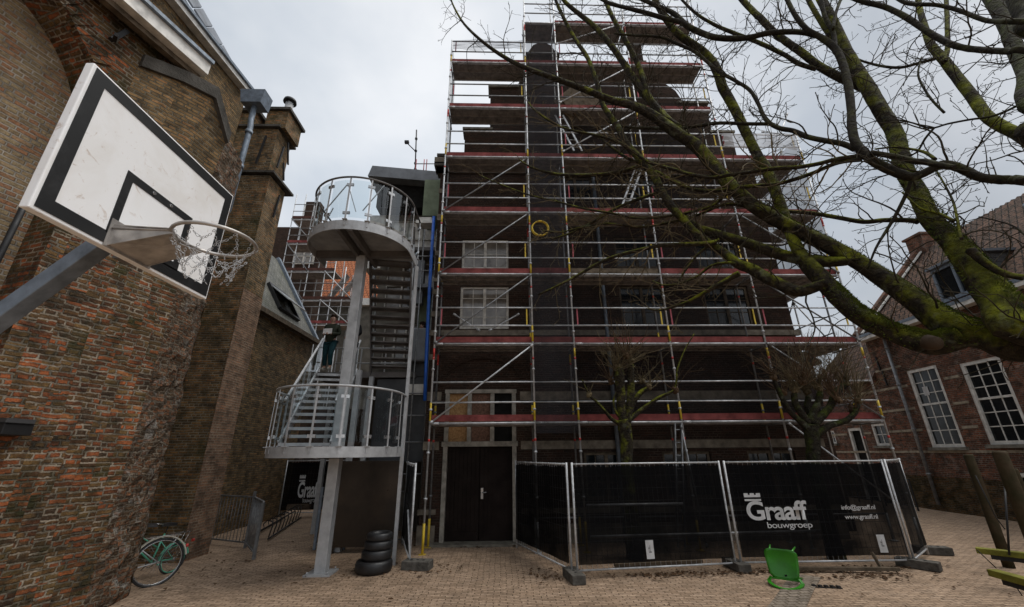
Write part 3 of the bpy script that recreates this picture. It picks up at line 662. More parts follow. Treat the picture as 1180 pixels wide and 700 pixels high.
def sash(parent, s0, s1, z0, z1, cols, rows, fw=.11, bw=.03, meet=True, sill=True):
    o = MB()
    def bx(a,b,c,d,f,b_): 
        n_ = rwp(0,0,b_)-rwp(0,0,f); o.prism([rwp(a,c,f),rwp(b,c,f),rwp(b,d,f),rwp(a,d,f)], n_)
    bx(s0,s0+fw,z0,z1,.02,.14); bx(s1-fw,s1,z0,z1,.02,.14); bx(s0+fw,s1-fw,z1-fw,z1,.02,.14); bx(s0+fw,s1-fw,z0,z0+fw,.02,.14)
    a, b, c, d = s0+fw, s1-fw, z0+fw, z1-fw
    zm = (c+d)/2 + .1
    if meet: bx(a,b,zm-.035,zm+.035,.05,.12)
    for i in range(1, cols): x = a+(b-a)*i/cols; bx(x-bw/2,x+bw/2,c,d,.07,.11)
    for part in (((c,zm),(zm,d)) if meet else ((c,d),)):
        rr = rows//2 if meet else rows
        for j in range(1, rr): z = part[0]+(part[1]-part[0])*j/rr; bx(a,b,z-bw/2,z+bw/2,.073,.107)
    w_ = o.build('window', M['white_paint'], parent)
    o = MB(); o.prism([rwp(a,c,.09),rwp(b,c,.09),rwp(b,d,.09),rwp(a,d,.09)], rwp(0,0,.006)-rwp(0,0,0)); o.build('pane', M['pane'], w_)
    if sill:
        o = MB(); o.prism([rwp(s0-.1,z0-.1,-.1),rwp(s1+.1,z0-.1,-.1),rwp(s1+.1,z0,-.08),rwp(s0-.1,z0,-.08)], rwp(0,0,.2)-rwp(0,0,0)); o.build('sill', M['stone'], w_)
    return w_
for h in RH[:4]: sash(rb, *h, 3, 6)
sash(rb, *RH[4], 2, 2, .09, meet=False); sash(rb, *RH[6], 2, 2, .07, meet=False)
# white papers on the inside of the first window
o = MB(); o.prism([rwp(.28,4.0,.07),rwp(.5,4.0,.07),rwp(.5,4.32,.07),rwp(.28,4.32,.07)], rwp(0,0,.003)-rwp(0,0,0)); o.build('window_notice', M['letter'], rb)
o = MB(); 
for a, b, c, d in ((4.1,4.22,0,3.05),(4.83,4.95,0,3.05),(4.22,4.83,2.93,3.05)): o.prism([rwp(a,c,.02),rwp(b,c,.02),rwp(b,d,.02),rwp(a,d,.02)], rwp(0,0,.14)-rwp(0,0,0))
dfr = o.build('door_frame', M['white_paint'], rb)
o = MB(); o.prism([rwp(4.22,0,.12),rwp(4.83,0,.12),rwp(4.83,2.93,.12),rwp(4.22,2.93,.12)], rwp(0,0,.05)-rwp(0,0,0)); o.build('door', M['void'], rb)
# small segmental cellar window
o = MB(); cs, cz_ = -1.92, .9
for i in range(10):
    a0, a1 = math.pi*i/10, math.pi*(i+1)/10
    o.prism([rwp(cs+rr*math.cos(a), cz_+.5*rr/.5*math.sin(a)*.9, -.02) for rr, a in ((.44,a0),(.56,a0),(.56,a1),(.44,a1))], rwp(0,0,.1)-rwp(0,0,0))
o.prism([rwp(cs-.3,.55,.1),rwp(cs-.24,.55,.1),rwp(cs-.24,1.3,.1),rwp(cs-.3,1.3,.1)], rwp(0,0,.05)-rwp(0,0,0)); o.prism([rwp(cs-.42,.55,.1),rwp(cs+.42,.55,.1),rwp(cs+.42,.63,.1),rwp(cs-.42,.63,.1)], rwp(0,0,.05)-rwp(0,0,0))
o.build('cellar_window', M['white_paint'], rb)
o = MB(); o.prism([rwp(-2.36,.5,.25),rwp(-1.48,.5,.25),rwp(-1.48,1.45,.25),rwp(-2.36,1.45,.25)], rwp(0,0,.02)-rwp(0,0,0)); o.build('pane', M['pane'], rb)
o = MB(); p_ = rwp(1.25,0,-.1); o.tube([(p_.x,p_.y,.2),(p_.x,p_.y,6.4)], .055, 10); [o.tube([(p_.x,p_.y,z),(p_.x,p_.y,z+.07)], .072, 10) for z in (1.2,2.8,4.5,6.0)]; o.build('downpipe', M['tube_dull'], rb)
for z, s in ((5.55,2.0),(4.9,1.9)):
    o = MB(); o.bar(rwp(s,z-.3,-.03), rwp(s+.03,z+.3,-.03), .05, .04); o.build('wall_anchor', M['iron'], rb)
# eaves and roof
o = MB(); o.bar(rwp(-14,6.62,-.22), rwp(2.45,6.62,-.22), .36, .14); o.build('cornice', M['white_paint'], rb)
o = MB(); o.bar(rwp(-14,6.74,-.33), rwp(2.45,6.74,-.33), .16, .12); o.build('gutter', M['zinc'], rb)
RZ = 11.1; RD = 4.0
def rfp(s, t, n=0.0):   # t 0..1 from eaves to ridge, n off the roof
    p = rwp(s, 6.72+(RZ-6.72)*t, -.25+(RD+.25)*t); up_ = V((-(RZ-6.72), 0, RD+.25)).normalized(); return p+up_*n
o = MB(); rows = 26; scols = 150; vs=[]
o.prism([rfp(-14,0), rfp(2.3,0), rfp(2.3,1), rfp(-14,1)], rfp(0,0,-.12)-rfp(0,0,0))
# pantile rolls
for i in range(0, 81):
    s_ = -14 + i*.2; o.add([rfp(s_,.0,.01), rfp(s_+.1,.0,.055), rfp(s_+.2,.0,.01), rfp(s_,1,.01), rfp(s_+.1,1,.055), rfp(s_+.2,1,.01)], [(0,1,4,3),(1,2,5,4)])
ro = o.build('roof', M['tile'], rb, fix=False)
o = MB(); o.bar(rfp(2.3,0,.12), rfp(2.3,.98,.12), .26, .3); rv_ = o.build('gable_parapet', M['brick_right'], rb)
o = MB(); o.bar(rfp(2.08,.02,.12), rfp(2.08,.97,.12), .12, .05); o.build('parapet_flashing', M['white_paint'], rb)
o = MB(); cc = rwp(2.3, RZ, RD); o.box((cc.x-.55,cc.y-.45,RZ-.8),(cc.x+.45,cc.y+.3,RZ+.42)); o.box((cc.x-.63,cc.y-.53,RZ+.42),(cc.x+.53,cc.y+.38,RZ+.52)); o.build('chimney', M['brick_right'], rb)
# dormers
def dormer(s0, s1, t0, t1, ht, mat):
    o = MB(); a, b = rfp(s0,t0), rfp(s1,t0); z1 = a.z+ht; k = rfp(0,t1)-rfp(0,t0); k.z = 0
    f0, f1 = V((a.x,a.y,z1)), V((b.x,b.y,z1))
    o.add([a, b, f1, f0, a+k*1.3, b+k*1.3], [(0,1,2,3)]); 
    o.add([a, f0, f0+k*1.6, b, f1, f1+k*1.6], [(0,1,2),(3,5,4)])
    d_ = o.build('dormer', mat, rb, fix=False)
    o = MB(); u = V((0,0,.09)); o.prism([f0+V((-.2,-.12,0)), f1+V((-.2,.12,0)), f1+k*1.6+V((0,.12,0)), f0+k*1.6+V((0,-.12,0))], u); o.build('dormer_roof', M['lead'], d_)
    o = MB(); e_ = (b-a).normalized()*.06
    for p, q in ((a,f0),(b,f1),(a.lerp(b,.5),f0.lerp(f1,.5))): o.bar(p+V((-.04,0,0)), q+V((-.04,0,0)), .08,.08)
    o.bar(a+V((-.05,0,.06)), b+V((-.05,0,.06)), .1,.12); o.bar(f0+V((-.05,0,-.05)), f1+V((-.05,0,-.05)), .1,.12)
    w_ = o.build('dormer_window', M['zinc'], d_)
    o = MB(); o.prism([a+V((-.015,0,.05)), b+V((-.015,0,.05)), f1+V((-.015,0,-.05)), f0+V((-.015,0,-.05))], (-.01,0,0)); o.build('pane', M['pane'], w_)
dormer(-3.1,-1.65,.05,.35,1.25,M['slate'])
dormer(-6.4,-4.2,.46,.62,.5,M['slate'])
o = MB(); p_ = rfp(-3.6,.5); o.tube([p_, p_+V((0,0,.65))], .13, 12); o.tube([p_+V((0,0,.7)), p_+V((0,0,.8))], .19, 12); o.build('roof_vent', M['zinc'], rb)
# iron railing against the brick house
rl = thing('iron_railing', 'low black iron railing against the brick house', 'railing', rwp(2.2,0,-.7))
o = MB(); pA, pB = rwp(1.2,0,-.9), rwp(4.1,0,-.9)
for z in (1.05,.15): o.bar(pA+V((0,0,z)), pB+V((0,0,z)), .04,.03)
o.build('rail', M['iron'], rl)
for k in range(5):
    o = MB(); q = pA.lerp(pB,k/4); o.bar(q, q+V((0,0,1.08)), .04,.04); o.build('post', M['iron'], rl)

# ================================================================== SCAFFOLDING on the main facade
SX = [-1.736, 0.834, 1.924, 4.494, 7.064, 9.634]; SF, SR = 10.43, 11.16
Z1 = 2.794; LV = [Z1 + 2*k for k in range(8)]
scf = thing('scaffolding', 'tall tube scaffolding with red toe boards and dark nets in front of the gabled building', 'scaffolding', (4, 10.8, 0))
scf['label'] = 'tall tube scaffolding with red toe boards and dark netting in front of the gabled building'
TOPF = {0: 15.84, 1: 17.95, 2: 18.9, 3: 18.9, 4: 18.9, 5: 11.85}
r_ = random.Random(3)
for i, x in enumerate(SX):
    for j, y in enumerate((SF, SR)):
        o = MB(); top = TOPF[i] - (0 if j == 0 else .0)
        o.tube([(x, y, .3), (x, y, top)], .0245, 8)
        zz = 1.1
        while zz < top: o.tube([(x,y,zz),(x,y,zz+.045)], .041, 8); zz += 1.0 if j == 0 else 2.0      # rosettes
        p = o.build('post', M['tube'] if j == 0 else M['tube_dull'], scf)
        o = MB(); o.tube([(x,y,0.03),(x,y,.62)], .030, 8); o.box((x-.075,y-.075,0.0),(x+.075,y+.075,.012)); o.build('base_jack', M['yellow'] if i in (0,2,3) else M['tube'], p)
        for k, z in enumerate(LV):
            if z > top or j == 1 and k > 3: continue
            if i in (0,1,2,3,4) and k in (0,1,2,4) and (i+k) % 2 == 0 or k == 0:
                o = MB(); o.tube([(x,y,z+.06),(x,y,z+.5)], .0262, 8); o.build('tape_band', M['yellow'], p)
            elif r_.random() < .7:
                o = MB(); o.tube([(x,y,z-.35 if k%2 else z+.02),(x,y,z-.12 if k%2 else z+.3)], .0262, 8); o.build('tape_band', M['red'] if r_.random()<.6 else M['yellow'], p)
            o = MB(); o.tube([(x,y,z-.42),(x,y,z-.36)], .0265, 8); o.build('tape_band', M['red'], p)
def bays(k):
    if k <= 4: return [0,1,2,3,4]
    if k <= 6: return [0,1,2,3]
    return [1,2,3]
for k, z in enumerate(LV):
    for b in bays(k):
        x0, x1 = SX[b], SX[b+1]; j = lambda s=.006: r_.uniform(-s, s)
        o = MB(); o.tube([(x0,SF,z-.0+j()),(x1,SF,z-.0+j())], .0245, 8); o.tube([(x0+.05,SF,z),(x0+.22,SF,z)], .032, 8); o.build('ledger', M['tube'], scf)
        o = MB(); o.tube([(x0,SR,z+j()),(x1,SR,z+j())], .0225, 8); o.build('ledger', M['tube'], scf)
        if not (k == 7 and b == 9):
            o = MB()
            n_ = 3 if b != 1 else 3
            for q in range(2):
                ya, yb = SF+.04+q*.325, SF+.04+q*.325+.315
                o.box((x0+.03,ya,z+.0),(x1-.03,yb,z+.03)); o.box((x0+.03,ya,z-.045),(x1-.03,ya+.012,z)); o.box((x0+.03,yb-.012,z-.045),(x1-.03,yb,z))
                nn = int((x1-x0)/.32)
                for t in range(nn): xx = x0+.15+t*(x1-x0-.2)/nn; o.box((xx,ya+.012,z-.03),(xx+.03,yb-.012,z-.001))
            o.build('deck', M['deck'], scf)
        if b != 1 or k < 7:
            o = MB(); dz = r_.uniform(-.01,.01); o.box((x0+.03,SF+.0+.03,z+.045+dz),(x1-.03,SF+.06,z+.045+.155+dz)); 
            o.build('toe_board', M['toe'] if not (k == 2 and b == 2) else M['wood'], scf)
        for hz in (.5, 1.0):
            if k == 0 and b == 0 and False: continue
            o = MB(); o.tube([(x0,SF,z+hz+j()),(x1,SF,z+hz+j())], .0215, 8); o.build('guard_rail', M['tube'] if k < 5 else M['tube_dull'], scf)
        if b != 1 and 0 < k < 7:
            for xx, mt in ((x0+.14,'pink'),(x1-.14,'yellow')):
                if r_.random() < .85:
                    o = MB(); o.bar((xx,SF+.02,z+.5),(xx,SF+.02,z+1.0), .035,.02); o.build('rail_end_post', M[mt], scf)
    for i in range(6):
        if i-1 in bays(k) or i in bays(k):
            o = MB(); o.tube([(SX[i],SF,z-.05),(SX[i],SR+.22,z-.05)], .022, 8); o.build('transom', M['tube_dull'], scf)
# lowest rails under the first deck on the rear row
for b in range(1,5):
    o = MB(); o.tube([(SX[b],SR,.6),(SX[b+1],SR,.6)], .022, 8); o.build('ledger', M['tube_dull'], scf)
def brace(p, q, m='tube', r=.021):
    o = MB(); p, q = V(p), V(q); o.tube([p, q], r, 8); d = (q-p).normalized(); o.tube([p, p+d*.09], r*1.5, 8); o.tube([q-d*.09, q], r*1.5, 8); return o.build('brace', M[m], scf)
for k in range(4): brace((SX[0],SF-.035,LV[k]), (SX[1],SF-.035,LV[k+1]-.03), 'tube_dull' if k else 'tube')
brace((SX[0]+.4,SF+.5,LV[1]+1.0),(SX[0]+1.15,SF+.5,LV[1]+.5)); brace((SX[0]+1.4,SF+.5,LV[1]+.5),(SX[0]+2.25,SF+.5,LV[1]+1.0))
for k in (4,5): brace((SX[2],SF-.035,LV[k]+.2), (SX[3],SF-.035,LV[k+1]-.1))
brace((SX[2],SF-.035,LV[7]-1.1), (SX[3]-.3,SF-.035,LV[7]-.1))
for k in (0,1,2): brace((SX[4],SF-.035,LV[k+1]) , (SX[5],SF-.035,LV[k]+.05), 'tube_dull')
brace((SX[4]+.1,SF-.03,LV[0]-.05), (SX[5]-.3,SF-.03,.9), 'tube')
# access ladders between decks
def ladder(p, q, wd=.36, n=None):
    p, q = V(p), V(q); o = MB(); L_ = (q-p).length; n = n or int(L_/.28)
    sd_ = V((1,0,0))*wd/2 if abs((q-p).normalized().x) < .9 else V((0,1,0))*wd/2
    for s in (-1,1): o.bar(p+sd_*s, q+sd_*s, .03,.06)
    for i in range(n): c_ = p.lerp(q,(i+.5)/n); o.tube([c_-sd_,c_+sd_], .013, 6)
    return o.build('ladder', M['tube_dull'] if p[2] < .5 else M['tube'], scf)
ladder(at(666,174,y=10.75), at(644,133,y=10.6), .26)
ladder(at(721,236,y=10.6), at(735,196,y=10.85), .2)
ladder((4.02,10.30,.1), (4.36,10.36,2.75), .16); brace((4.55,10.2,.1),(4.42,10.34,2.7),'tube_dull')
# netting: the second bay is closed by a doubled dark net, thin net hangs elsewhere
def sheet(name, a, b, c, d, mat, sag=.03, nx=10, nz=14, seed=1):
    rr = random.Random(seed); o = MB(); vs = []; a, b, c, d = map(V, (a,b,c,d)); nrm = (b-a).cross(d-a).normalized()
    ph = rr.uniform(0,6)
    for j in range(nz+1):
        for i in range(nx+1):
            s, t = i/nx, j/nz; p = a.lerp(b,s).lerp(d.lerp(c,s), t)
            vs.append(p + nrm*(sag*math.sin(s*9+ph)*math.sin(t*17+ph)+rr.uniform(-.3,.3)*sag))
    o.add(vs, [(j*(nx+1)+i, j*(nx+1)+i+1, (j+1)*(nx+1)+i+1, (j+1)*(nx+1)+i) for j in range(nz) for i in range(nx)], True)
    return o.build(name, mat, scf, fix=False)
sheet('safety_net', (SX[1]+.03,SF-.06,Z1-.25),(SX[2]-.03,SF-.06,Z1-.25),(SX[2]-.03,SF-.06,16.7),(SX[1]+.03,SF-.06,16.7), M['net'], seed=2)
sheet('safety_net', (SX[0],SF-.01,Z1),(SX[0],SR+.3,Z1),(SX[0],SR+.3,15.7),(SX[0],SF-.01,15.7), M['net'], seed=3)
sheet('safety_net', (SX[0]+.05,SF-.05,15.3),(SX[1]-.05,SF-.05,15.45),(SX[1]-.05,SF-.05,15.8),(SX[0]+.05,SF-.05,15.8), M['net_thin'], .06, seed=4)
sheet('safety_net', (SX[2]+.05,SR+.02,Z1),(SX[4],SR+.02,Z1),(SX[4],SR+.02,13.9),(SX[2]+.05,SR+.02,13.9), M['net_dark'], .03, seed=5)
sheet('safety_net', (SX[4],SR+.02,Z1),(SX[5],SR+.02,Z1),(SX[5],SR+.02,4.75),(SX[4],SR+.02,4.75), M['net'], .03, seed=15)
# return side at the right end with white sheeting
for y in (12.4, 14.2):
    o = MB(); o.tube([(SX[5],y,0.05),(SX[5],y,11.85)], .0245, 8); o.build('post', M['tube'], scf)
    o = MB(); o.tube([(SX[5]-.75,y,0.05),(SX[5]-.75,y,11.85)], .0245, 8); o.build('post', M['tube_dull'], scf)
for k in range(5):
    z = LV[k]
    for a, b in ((SR,12.4),(12.4,14.2)):
        for x in (SX[5], SX[5]-.75):
            o = MB(); o.tube([(x,a,z),(x,b,z)], .0225, 8); o.build('ledger', M['tube'], scf)
        for hz in (.5,1): o = MB(); o.tube([(SX[5],a,z+hz),(SX[5],b,z+hz)], .02, 8); o.build('guard_rail', M['tube_dull'], scf)
        if k > 0: o = MB(); o.box((SX[5]-.7,a,z),(SX[5]-.05,b,z+.04)); o.build('deck', M['deck'], scf); o = MB(); o.box((SX[5]-.06,a,z+.05),(SX[5]-.03,b,z+.2)); o.build('toe_board', M['toe'], scf)
    if k: brace((SX[5],11.2,z),(SX[5],12.4,z+1.9),'tube_dull'); brace((SX[5],14.2,z),(SX[5],12.4,z+1.9),'tube_dull')
sheet('side_sheeting', (SX[5]+.04,SF+.1,LV[2]+.1),(SX[5]+.04,14.2,LV[2]+.1),(SX[5]+.04,14.2,11.75),(SX[5]+.04,SF+.1,11.75), M['sheet'], .05, seed=6)
sheet('side_sheeting', (SX[4]+.1,SF-.05,11.25),(SX[5]-.05,SF-.05,11.2),(SX[5]-.05,SF-.05,11.8),(SX[4]+.1,SF-.05,11.8), M['sheet'], .06, seed=7)
brace((SX[5],SF,11.8),(SX[5]-.5,SR,12.6),'tube'); brace((SX[5]-.9,SF,11.0),(SX[5]-.05,SF,12.7),'tube')
# hose loop hung on the scaffold
o = MB(); pts = [(1.12+.235*math.cos(a), 10.33, 8.19+.235*math.sin(a)) for a in [i*math.pi/14 for i in range(28)]]; o.tube(pts, .022, 8, closed=True)
o.tube([(x_+.015,y_-.03,z_+.005) for x_,y_,z_ in pts], .018, 8, closed=True)
tag(o.build('cable_coil', M['yellow']), 'bright yellow coiled cable hanging on the scaffold beside a post', 'cable')
# dark blanket of wood sheets stored on the fourth deck
o = MB(); 
for x, t in ((2.05,.05),(2.35,.03)): o.bar((x,10.6,LV[5]+.05),(x+.9,11.0,LV[5]+1.3),.04,.9)
tag(o.build('timber_boards', M['wood']), 'timber boards leaning on an upper scaffold deck', 'boards')

# ================================================================== FIRE ESCAPE
fe = thing('fire_escape', 'grey steel fire escape stair with round glazed platforms on one column', 'staircase', (-3.4, 9.1, 0))
CX, CY, PR = -3.43, 9.12, 1.30
o = MB(); o.box((-3.485,8.945,.02),(-3.275,9.155,6.62)); o.build('column', M['steel'], fe, bevel=.008)
o = MB(); o.box((-3.62,8.81,0.0),(-3.14,9.29,.03)); [o.tube([(x,y,.03),(x,y,.07)], .015, 6) for x in (-3.57,-3.19) for y in (8.86,9.24)]; o.build('base_plate', M['steel'], fe)
def platform(zt, th, mat, skin, y_back, CX=CX, CY=CY, PR=PR, railh=1.1, posts=9, side=0.5, grate=False):
    N = 40; arc = [(CX+PR*math.cos(math.pi+math.pi*i/N), CY+PR*math.sin(math.pi+math.pi*i/N)) for i in range(N+1)]
    band = MB(); path = [(CX-PR, y_back)] + arc + [(CX+PR, y_back)]
    for (x0,y0),(x1,y1) in zip(path, path[1:]):
        d = V((x1-x0,y1-y0,0)); d.normalize(); nn = V((-d.y,d.x,0))*.02
        band.add([V((x0,y0,zt-th)),V((x1,y1,zt-th)),V((x1,y1,zt)),V((x0,y0,zt)),V((x0,y0,zt-th))+nn,V((x1,y1,zt-th))+nn,V((x1,y1,zt))+nn,V((x0,y0,zt))+nn], [(0,1,2,3),(7,6,5,4),(0,4,5,1),(3,2,6,7)])
    pl = band.build('platform_edge', mat, fe, fix=False)
    f = MB(); poly = [(x*.985+CX*.015, y*.985+CY*.015 if y < y_back-.01 else y, zt-.05) for x, y in path]
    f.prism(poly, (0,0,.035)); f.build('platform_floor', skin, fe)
    jo = MB()
    for x in (CX-.13, CX+.13): jo.box((x-.04,CY-PR+.03,zt-th-.02),(x+.04,y_back,zt-.06))
    for y in ((CY+.2),): jo.box((CX-PR+.03,y-.05,zt-th+.0),(CX+PR-.03,y+.05,zt-.06))
    jo.build('floor_beam', M['steel_dark'], fe)
    # railing: posts, glass panels between them, handrail
    A0, A1 = math.pi*1.0, math.pi*2.0
    hr = [(CX-PR, y_back, zt+railh)] + [(CX+PR*math.cos(A0+(A1-A0)*i/N), CY+PR*math.sin(A0+(A1-A0)*i/N), zt+railh) for i in range(N+1)] + [(CX+PR, y_back, zt+railh)]
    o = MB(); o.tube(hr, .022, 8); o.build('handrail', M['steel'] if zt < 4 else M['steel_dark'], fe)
    ang = [A0 + (A1-A0)*i/(posts-1) for i in range(posts)]
    plist = [V((CX+PR*math.cos(a), CY+PR*math.sin(a), zt)) for a in ang]
    if y_back > CY+.4: plist = [V((CX-PR,y_back,zt))] + plist + [V((CX+PR,y_back,zt))]
    for p in plist:
        o = MB(); q = (p - V((CX,CY,zt))); q.z = 0; q.normalize()
        o.bar(p-V((0,0,th*.6))+q*.01, p+V((0,0,railh)), .034,.012, up=tuple(q)); o.box((p.x-.05,p.y-.05,zt+.0),(p.x+.05,p.y+.05,zt+.012))
        po = o.build('rail_post', M['steel'], fe)
        for zz in (.18, railh-.2):
            o = MB(); t = V((-q.y,q.x,0)); o.bar(p-t*.075+V((0,0,zz))-q*.012, p+t*.075+V((0,0,zz))-q*.012, .035,.06); o.build('glass_clamp', M['chrome'], po)
    for a0, a1 in zip(ang, ang[1:]):
        o = MB(); g_ = 6; vs=[]; rr = PR-.03
        for i in range(g_+1):
            a = a0+.03+(a1-a0-.06)*i/g_
            for zz in (.08, railh-.06): vs.append((CX+rr*math.cos(a), CY+rr*math.sin(a), zt+zz))
        o.add(vs, [(2*i,2*i+2,2*i+3,2*i+1) for i in range(g_)], True); o.build('glass_panel', M['glass'], fe, fix=False)
    return plist
platform(2.24, .19, M['steel'], M['steel_dark'], 9.5, PR=1.27, posts=9)
platform(6.82, .22, M['steel'], M['grating'], 9.6, CX=-3.34, CY=8.85, PR=1.17, posts=9)
for (a, b) in (((372,246),(401,212)),((401,212),(410,244)),((418,243),(443,214)),((372,262),(384,240))):
    o = MB(); o.bar(at(*a, y=9.62), at(*b, y=9.62), .028,.02); o.build('handrail', M['steel'], fe)
# flights
def flight(a, b, wd, n, name, mat, rail=True, rmat='steel', skipright=False):
    """a: centre of the lower nosing line, b: upper; wd width"""
    a, b = V(a), V(b); d = b-a; dh = V((d.x,d.y,0)).normalized(); sd_ = V((dh.y,-dh.x,0))*wd/2
    for s in (-1,1):
        o = MB(); o.bar(a+sd_*s-V((0,0,.1)), b+sd_*s-V((0,0,.1)), .02,.24); o.build('stringer', mat, fe)
    for i in range(n):
        c_ = a.lerp(b, (i+.5)/n); o = MB()
        o.add([], [])
        o.bar(c_-sd_*.98, c_+sd_*.98, .25,.035, up=(0,0,1)); o.bar(c_-sd_*.98-dh*.12-V((0,0,.02)), c_+sd_*.98-dh*.12-V((0,0,.02)), .012,.06); o.build('tread', M['steel'] if mat is M['steel'] else M['steel_dark'], fe)
    if rail:
        for s in ((-1,1)):
            o = MB(); o.bar(a+sd_*s+V((0,0,1.0)), b+sd_*s+V((0,0,1.0)), .05,.05); o.build('handrail', M[rmat], fe)
            o = MB(); o.bar(a+sd_*s+V((0,0,.12)), b+sd_*s+V((0,0,.12)), .04,.05); o.build('handrail', M[rmat], fe)
            for i in range(5):
                c_ = a.lerp(b,(i+.3)/5)+sd_*s; o = MB(); o.bar(c_, c_+V((0,0,1.0)), .04,.014); o.build('rail_post', M['steel'], fe)
            o = MB(); q = sd_*s*.97; o.add([a+q+V((0,0,.18)), b+q+V((0,0,.18)), b+q+V((0,0,.94)), a+q+V((0,0,.94))], [(0,1,2,3)]); o.build('glass_panel', M['glass'], fe, fix=False)
M['rail_pale'] = plain('pale_handrail', (0.55,0.55,0.55), 0.4, 0.2, var=0.15)
flight((-4.25,9.45,2.24), (-4.78,12.05,4.35), 1.05, 12, 'flight', M['steel'], rmat='rail_pale')
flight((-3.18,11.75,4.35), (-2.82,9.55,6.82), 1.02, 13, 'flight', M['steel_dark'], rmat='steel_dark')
o = MB(); o.box((-5.45,12.0,4.20),(-2.5,13.4,4.36)); o.build('landing', M['steel_dark'], fe)
o = MB(); 
for z in (4.9,5.4): o.tube([(-5.45,13.35,z),(-2.5,13.35,z)], .02, 8)
o.build('landing_rail', M['steel'], fe)
for x in (-5.4,-4.6,-3.8,-3.0): o = MB(); o.bar((x,13.35,4.36),(x,13.35,5.42),.04,.02); o.build('rail_post', M['steel'], fe)
# rear columns carrying the landing
for x, y, t in ((-3.75,10.9,4.2),(-3.72,11.9,4.2),(-5.3,13.2,4.2),(-2.15,9.55,6.6)):
    hw_ = .035 if y < 10 else .06; o = MB(); o.box((x-hw_,y-hw_,0),(x+hw_,y+hw_,t)); o.build('column', M['steel'], fe)
# gallery from the upper platform to the rear building

# ================================================================== REAR BUILDING seen through the stair
re_ = thing('rear_building', 'grey clad flat-roofed stair building with glazed strips behind the fire escape', 'building', (-3.3, 14, 0))
o = MB(); o.wall(lambda s,z,d: V((s, 13.5+d, z)), -4.35, -2.1, -.2, 10.6, .3, [(-4.0,-2.5,4.9,6.3),(-4.1,-2.4,6.9,8.6),(-4.1,-2.4,8.85,10.4)]); o.build('wall', M['render'], re_)
o = MB(); o.box((-4.95,13.52,8.4),(-4.36,20,10.6)); o.build('bay', M['white_paint'], re_)
o = MB(); o.box((-4.33,13.81,-.2),(-2.12,20,10.6)); o.build('body', M['panel_dark'], re_)
for (z0,z1,c,mt) in ((4.9,6.3,4,'pane_lit'),(6.9,8.6,3,'pane_lit'),(8.85,10.4,3,'white_paint')):
    x0, x1 = -4.0 if z0<6 else -4.1, -2.5 if z0<6 else -2.4
    o = MB(); 
    for i in range(c+1): xx = x0+(x1-x0)*i/c; o.box((xx-.03,13.56,z0),(xx+.03,13.64,z1))
    for zz in (z0,(z0+z1)/2,z1): o.box((x0,13.565,zz-.03),(x1,13.635,zz+.03))
    w_ = o.build('window', M['frame_white'], re_)
    o = MB(); o.box((x0,13.66,z0),(x1,13.67,z1)); o.build('pane', M[mt], w_)
o = MB(); o.box((-4.2,12.6,8.65),(-2.2,13.49,8.78)); o.build('balcony', M['steel_dark'], re_)
p0, p1 = at(429,199,y=13), at(503,206,y=13)
o = MB(); o.prism([(p0.x,12.6,p0.z-.45),(p1.x+.3,12.6,p1.z-.45),(p1.x+.3,12.6,p1.z+.0),(p0.x+.12,12.6,p0.z)], (0,5,0)); o.build('roof_box', M['panel_grey'], re_)
o = MB(); o.box((p0.x+.3,13.0,10.62),(p1.x+.2,17,p0.z-.45)); o.build('recess_shade', M['void'], re_)  # solid near-black box, shade under the roof slab put into its colour
# sage cladding and meter boxes between stair and brick building
o = MB(); a, b = at(487,208,y=12.4), at(505,330,y=12.4); o.box((-2.75,12.4,9.9),(-2.1,13.4,11.4)); o.build('cladding', M['panel_green'], re_); o = MB(); o.box((-2.72,12.72,4.0),(-2.2,13.2,7.2)); o.build('cladding', M['panel_green'], re_)
a, b = at(472,300,y=12.1), at(486,350,y=12.1)
o = MB(); o.box((a.x,12.1,b.z),(b.x,12.35,a.z)); o.build('duct_box', M['panel_grey'], re_, bevel=.02)
a, b = at(474,380,y=12.0), at(494,418,y=12.0)
o = MB(); o.box((a.x,11.8,b.z),(b.x+.05,12.04,a.z)); o.build('duct_box', M['panel_grey'], re_, bevel=.05)
o = MB(); o.box((-2.72,12.0,3.7),(-2.1,12.5,4.0)); o.build('ledge', M['white_paint'], re_)
o = MB(); a = at(497,238,y=11.9); o.box((a.x-.45,11.8,9.25),(a.x+.1,12.2,9.36)); o.box((a.x-.38,11.85,9.36),(a.x+.05,12.2,9.5)); o.build('gutter_head', M['white_paint'], re_)
o = MB(); o.box((-2.9,11.9,7.0),(-2.1,12.9,7.12)); o.build('gallery_slab', M['panel_grey'], re_)
# enclosed charcoal stair box under the landing
o = MB(); o.box((-3.6,12.05,1.9),(-2.15,12.5,4.15)); o.build('stair_enclosure', M['panel_dark'], re_)
# antenna
an = thing('roof_antenna', 'thin metal antenna mast standing on the flat roof', 'antenna', at(478,207,y=15))
t = at(480,150,y=15); b_ = at(478,207,y=15)
o = MB(); o.tube([b_, t], .03, 6); [o.tube([b_.lerp(t,f), b_.lerp(t,f+.03)], .06, 6) for f in (.3,.55,.8)]; o.build('mast', M['iron'], an)
o = MB(); o.tube([b_.lerp(t,.55), at(469,165,y=14.6)], .022, 6); e_ = at(469,165,y=14.6); o.box((e_.x-.1,e_.y-.06,e_.z-.02),(e_.x+.08,e_.y+.06,e_.z+.1)); o.build('arm', M['iron'], an)
for dx in (-.3,.3): o = MB(); o.tube([b_.lerp(t,.25), b_+V((dx,0.2,0))], .018, 6); o.build('stay', M['iron'], an)
rr_ = thing('roof_railing', 'scaffold tube railing on the roof edge left of the tall scaffold', 'railing', at(490,207,y=15))
a, b_ = at(478,189,y=14.5), at(510,189,y=14.5)
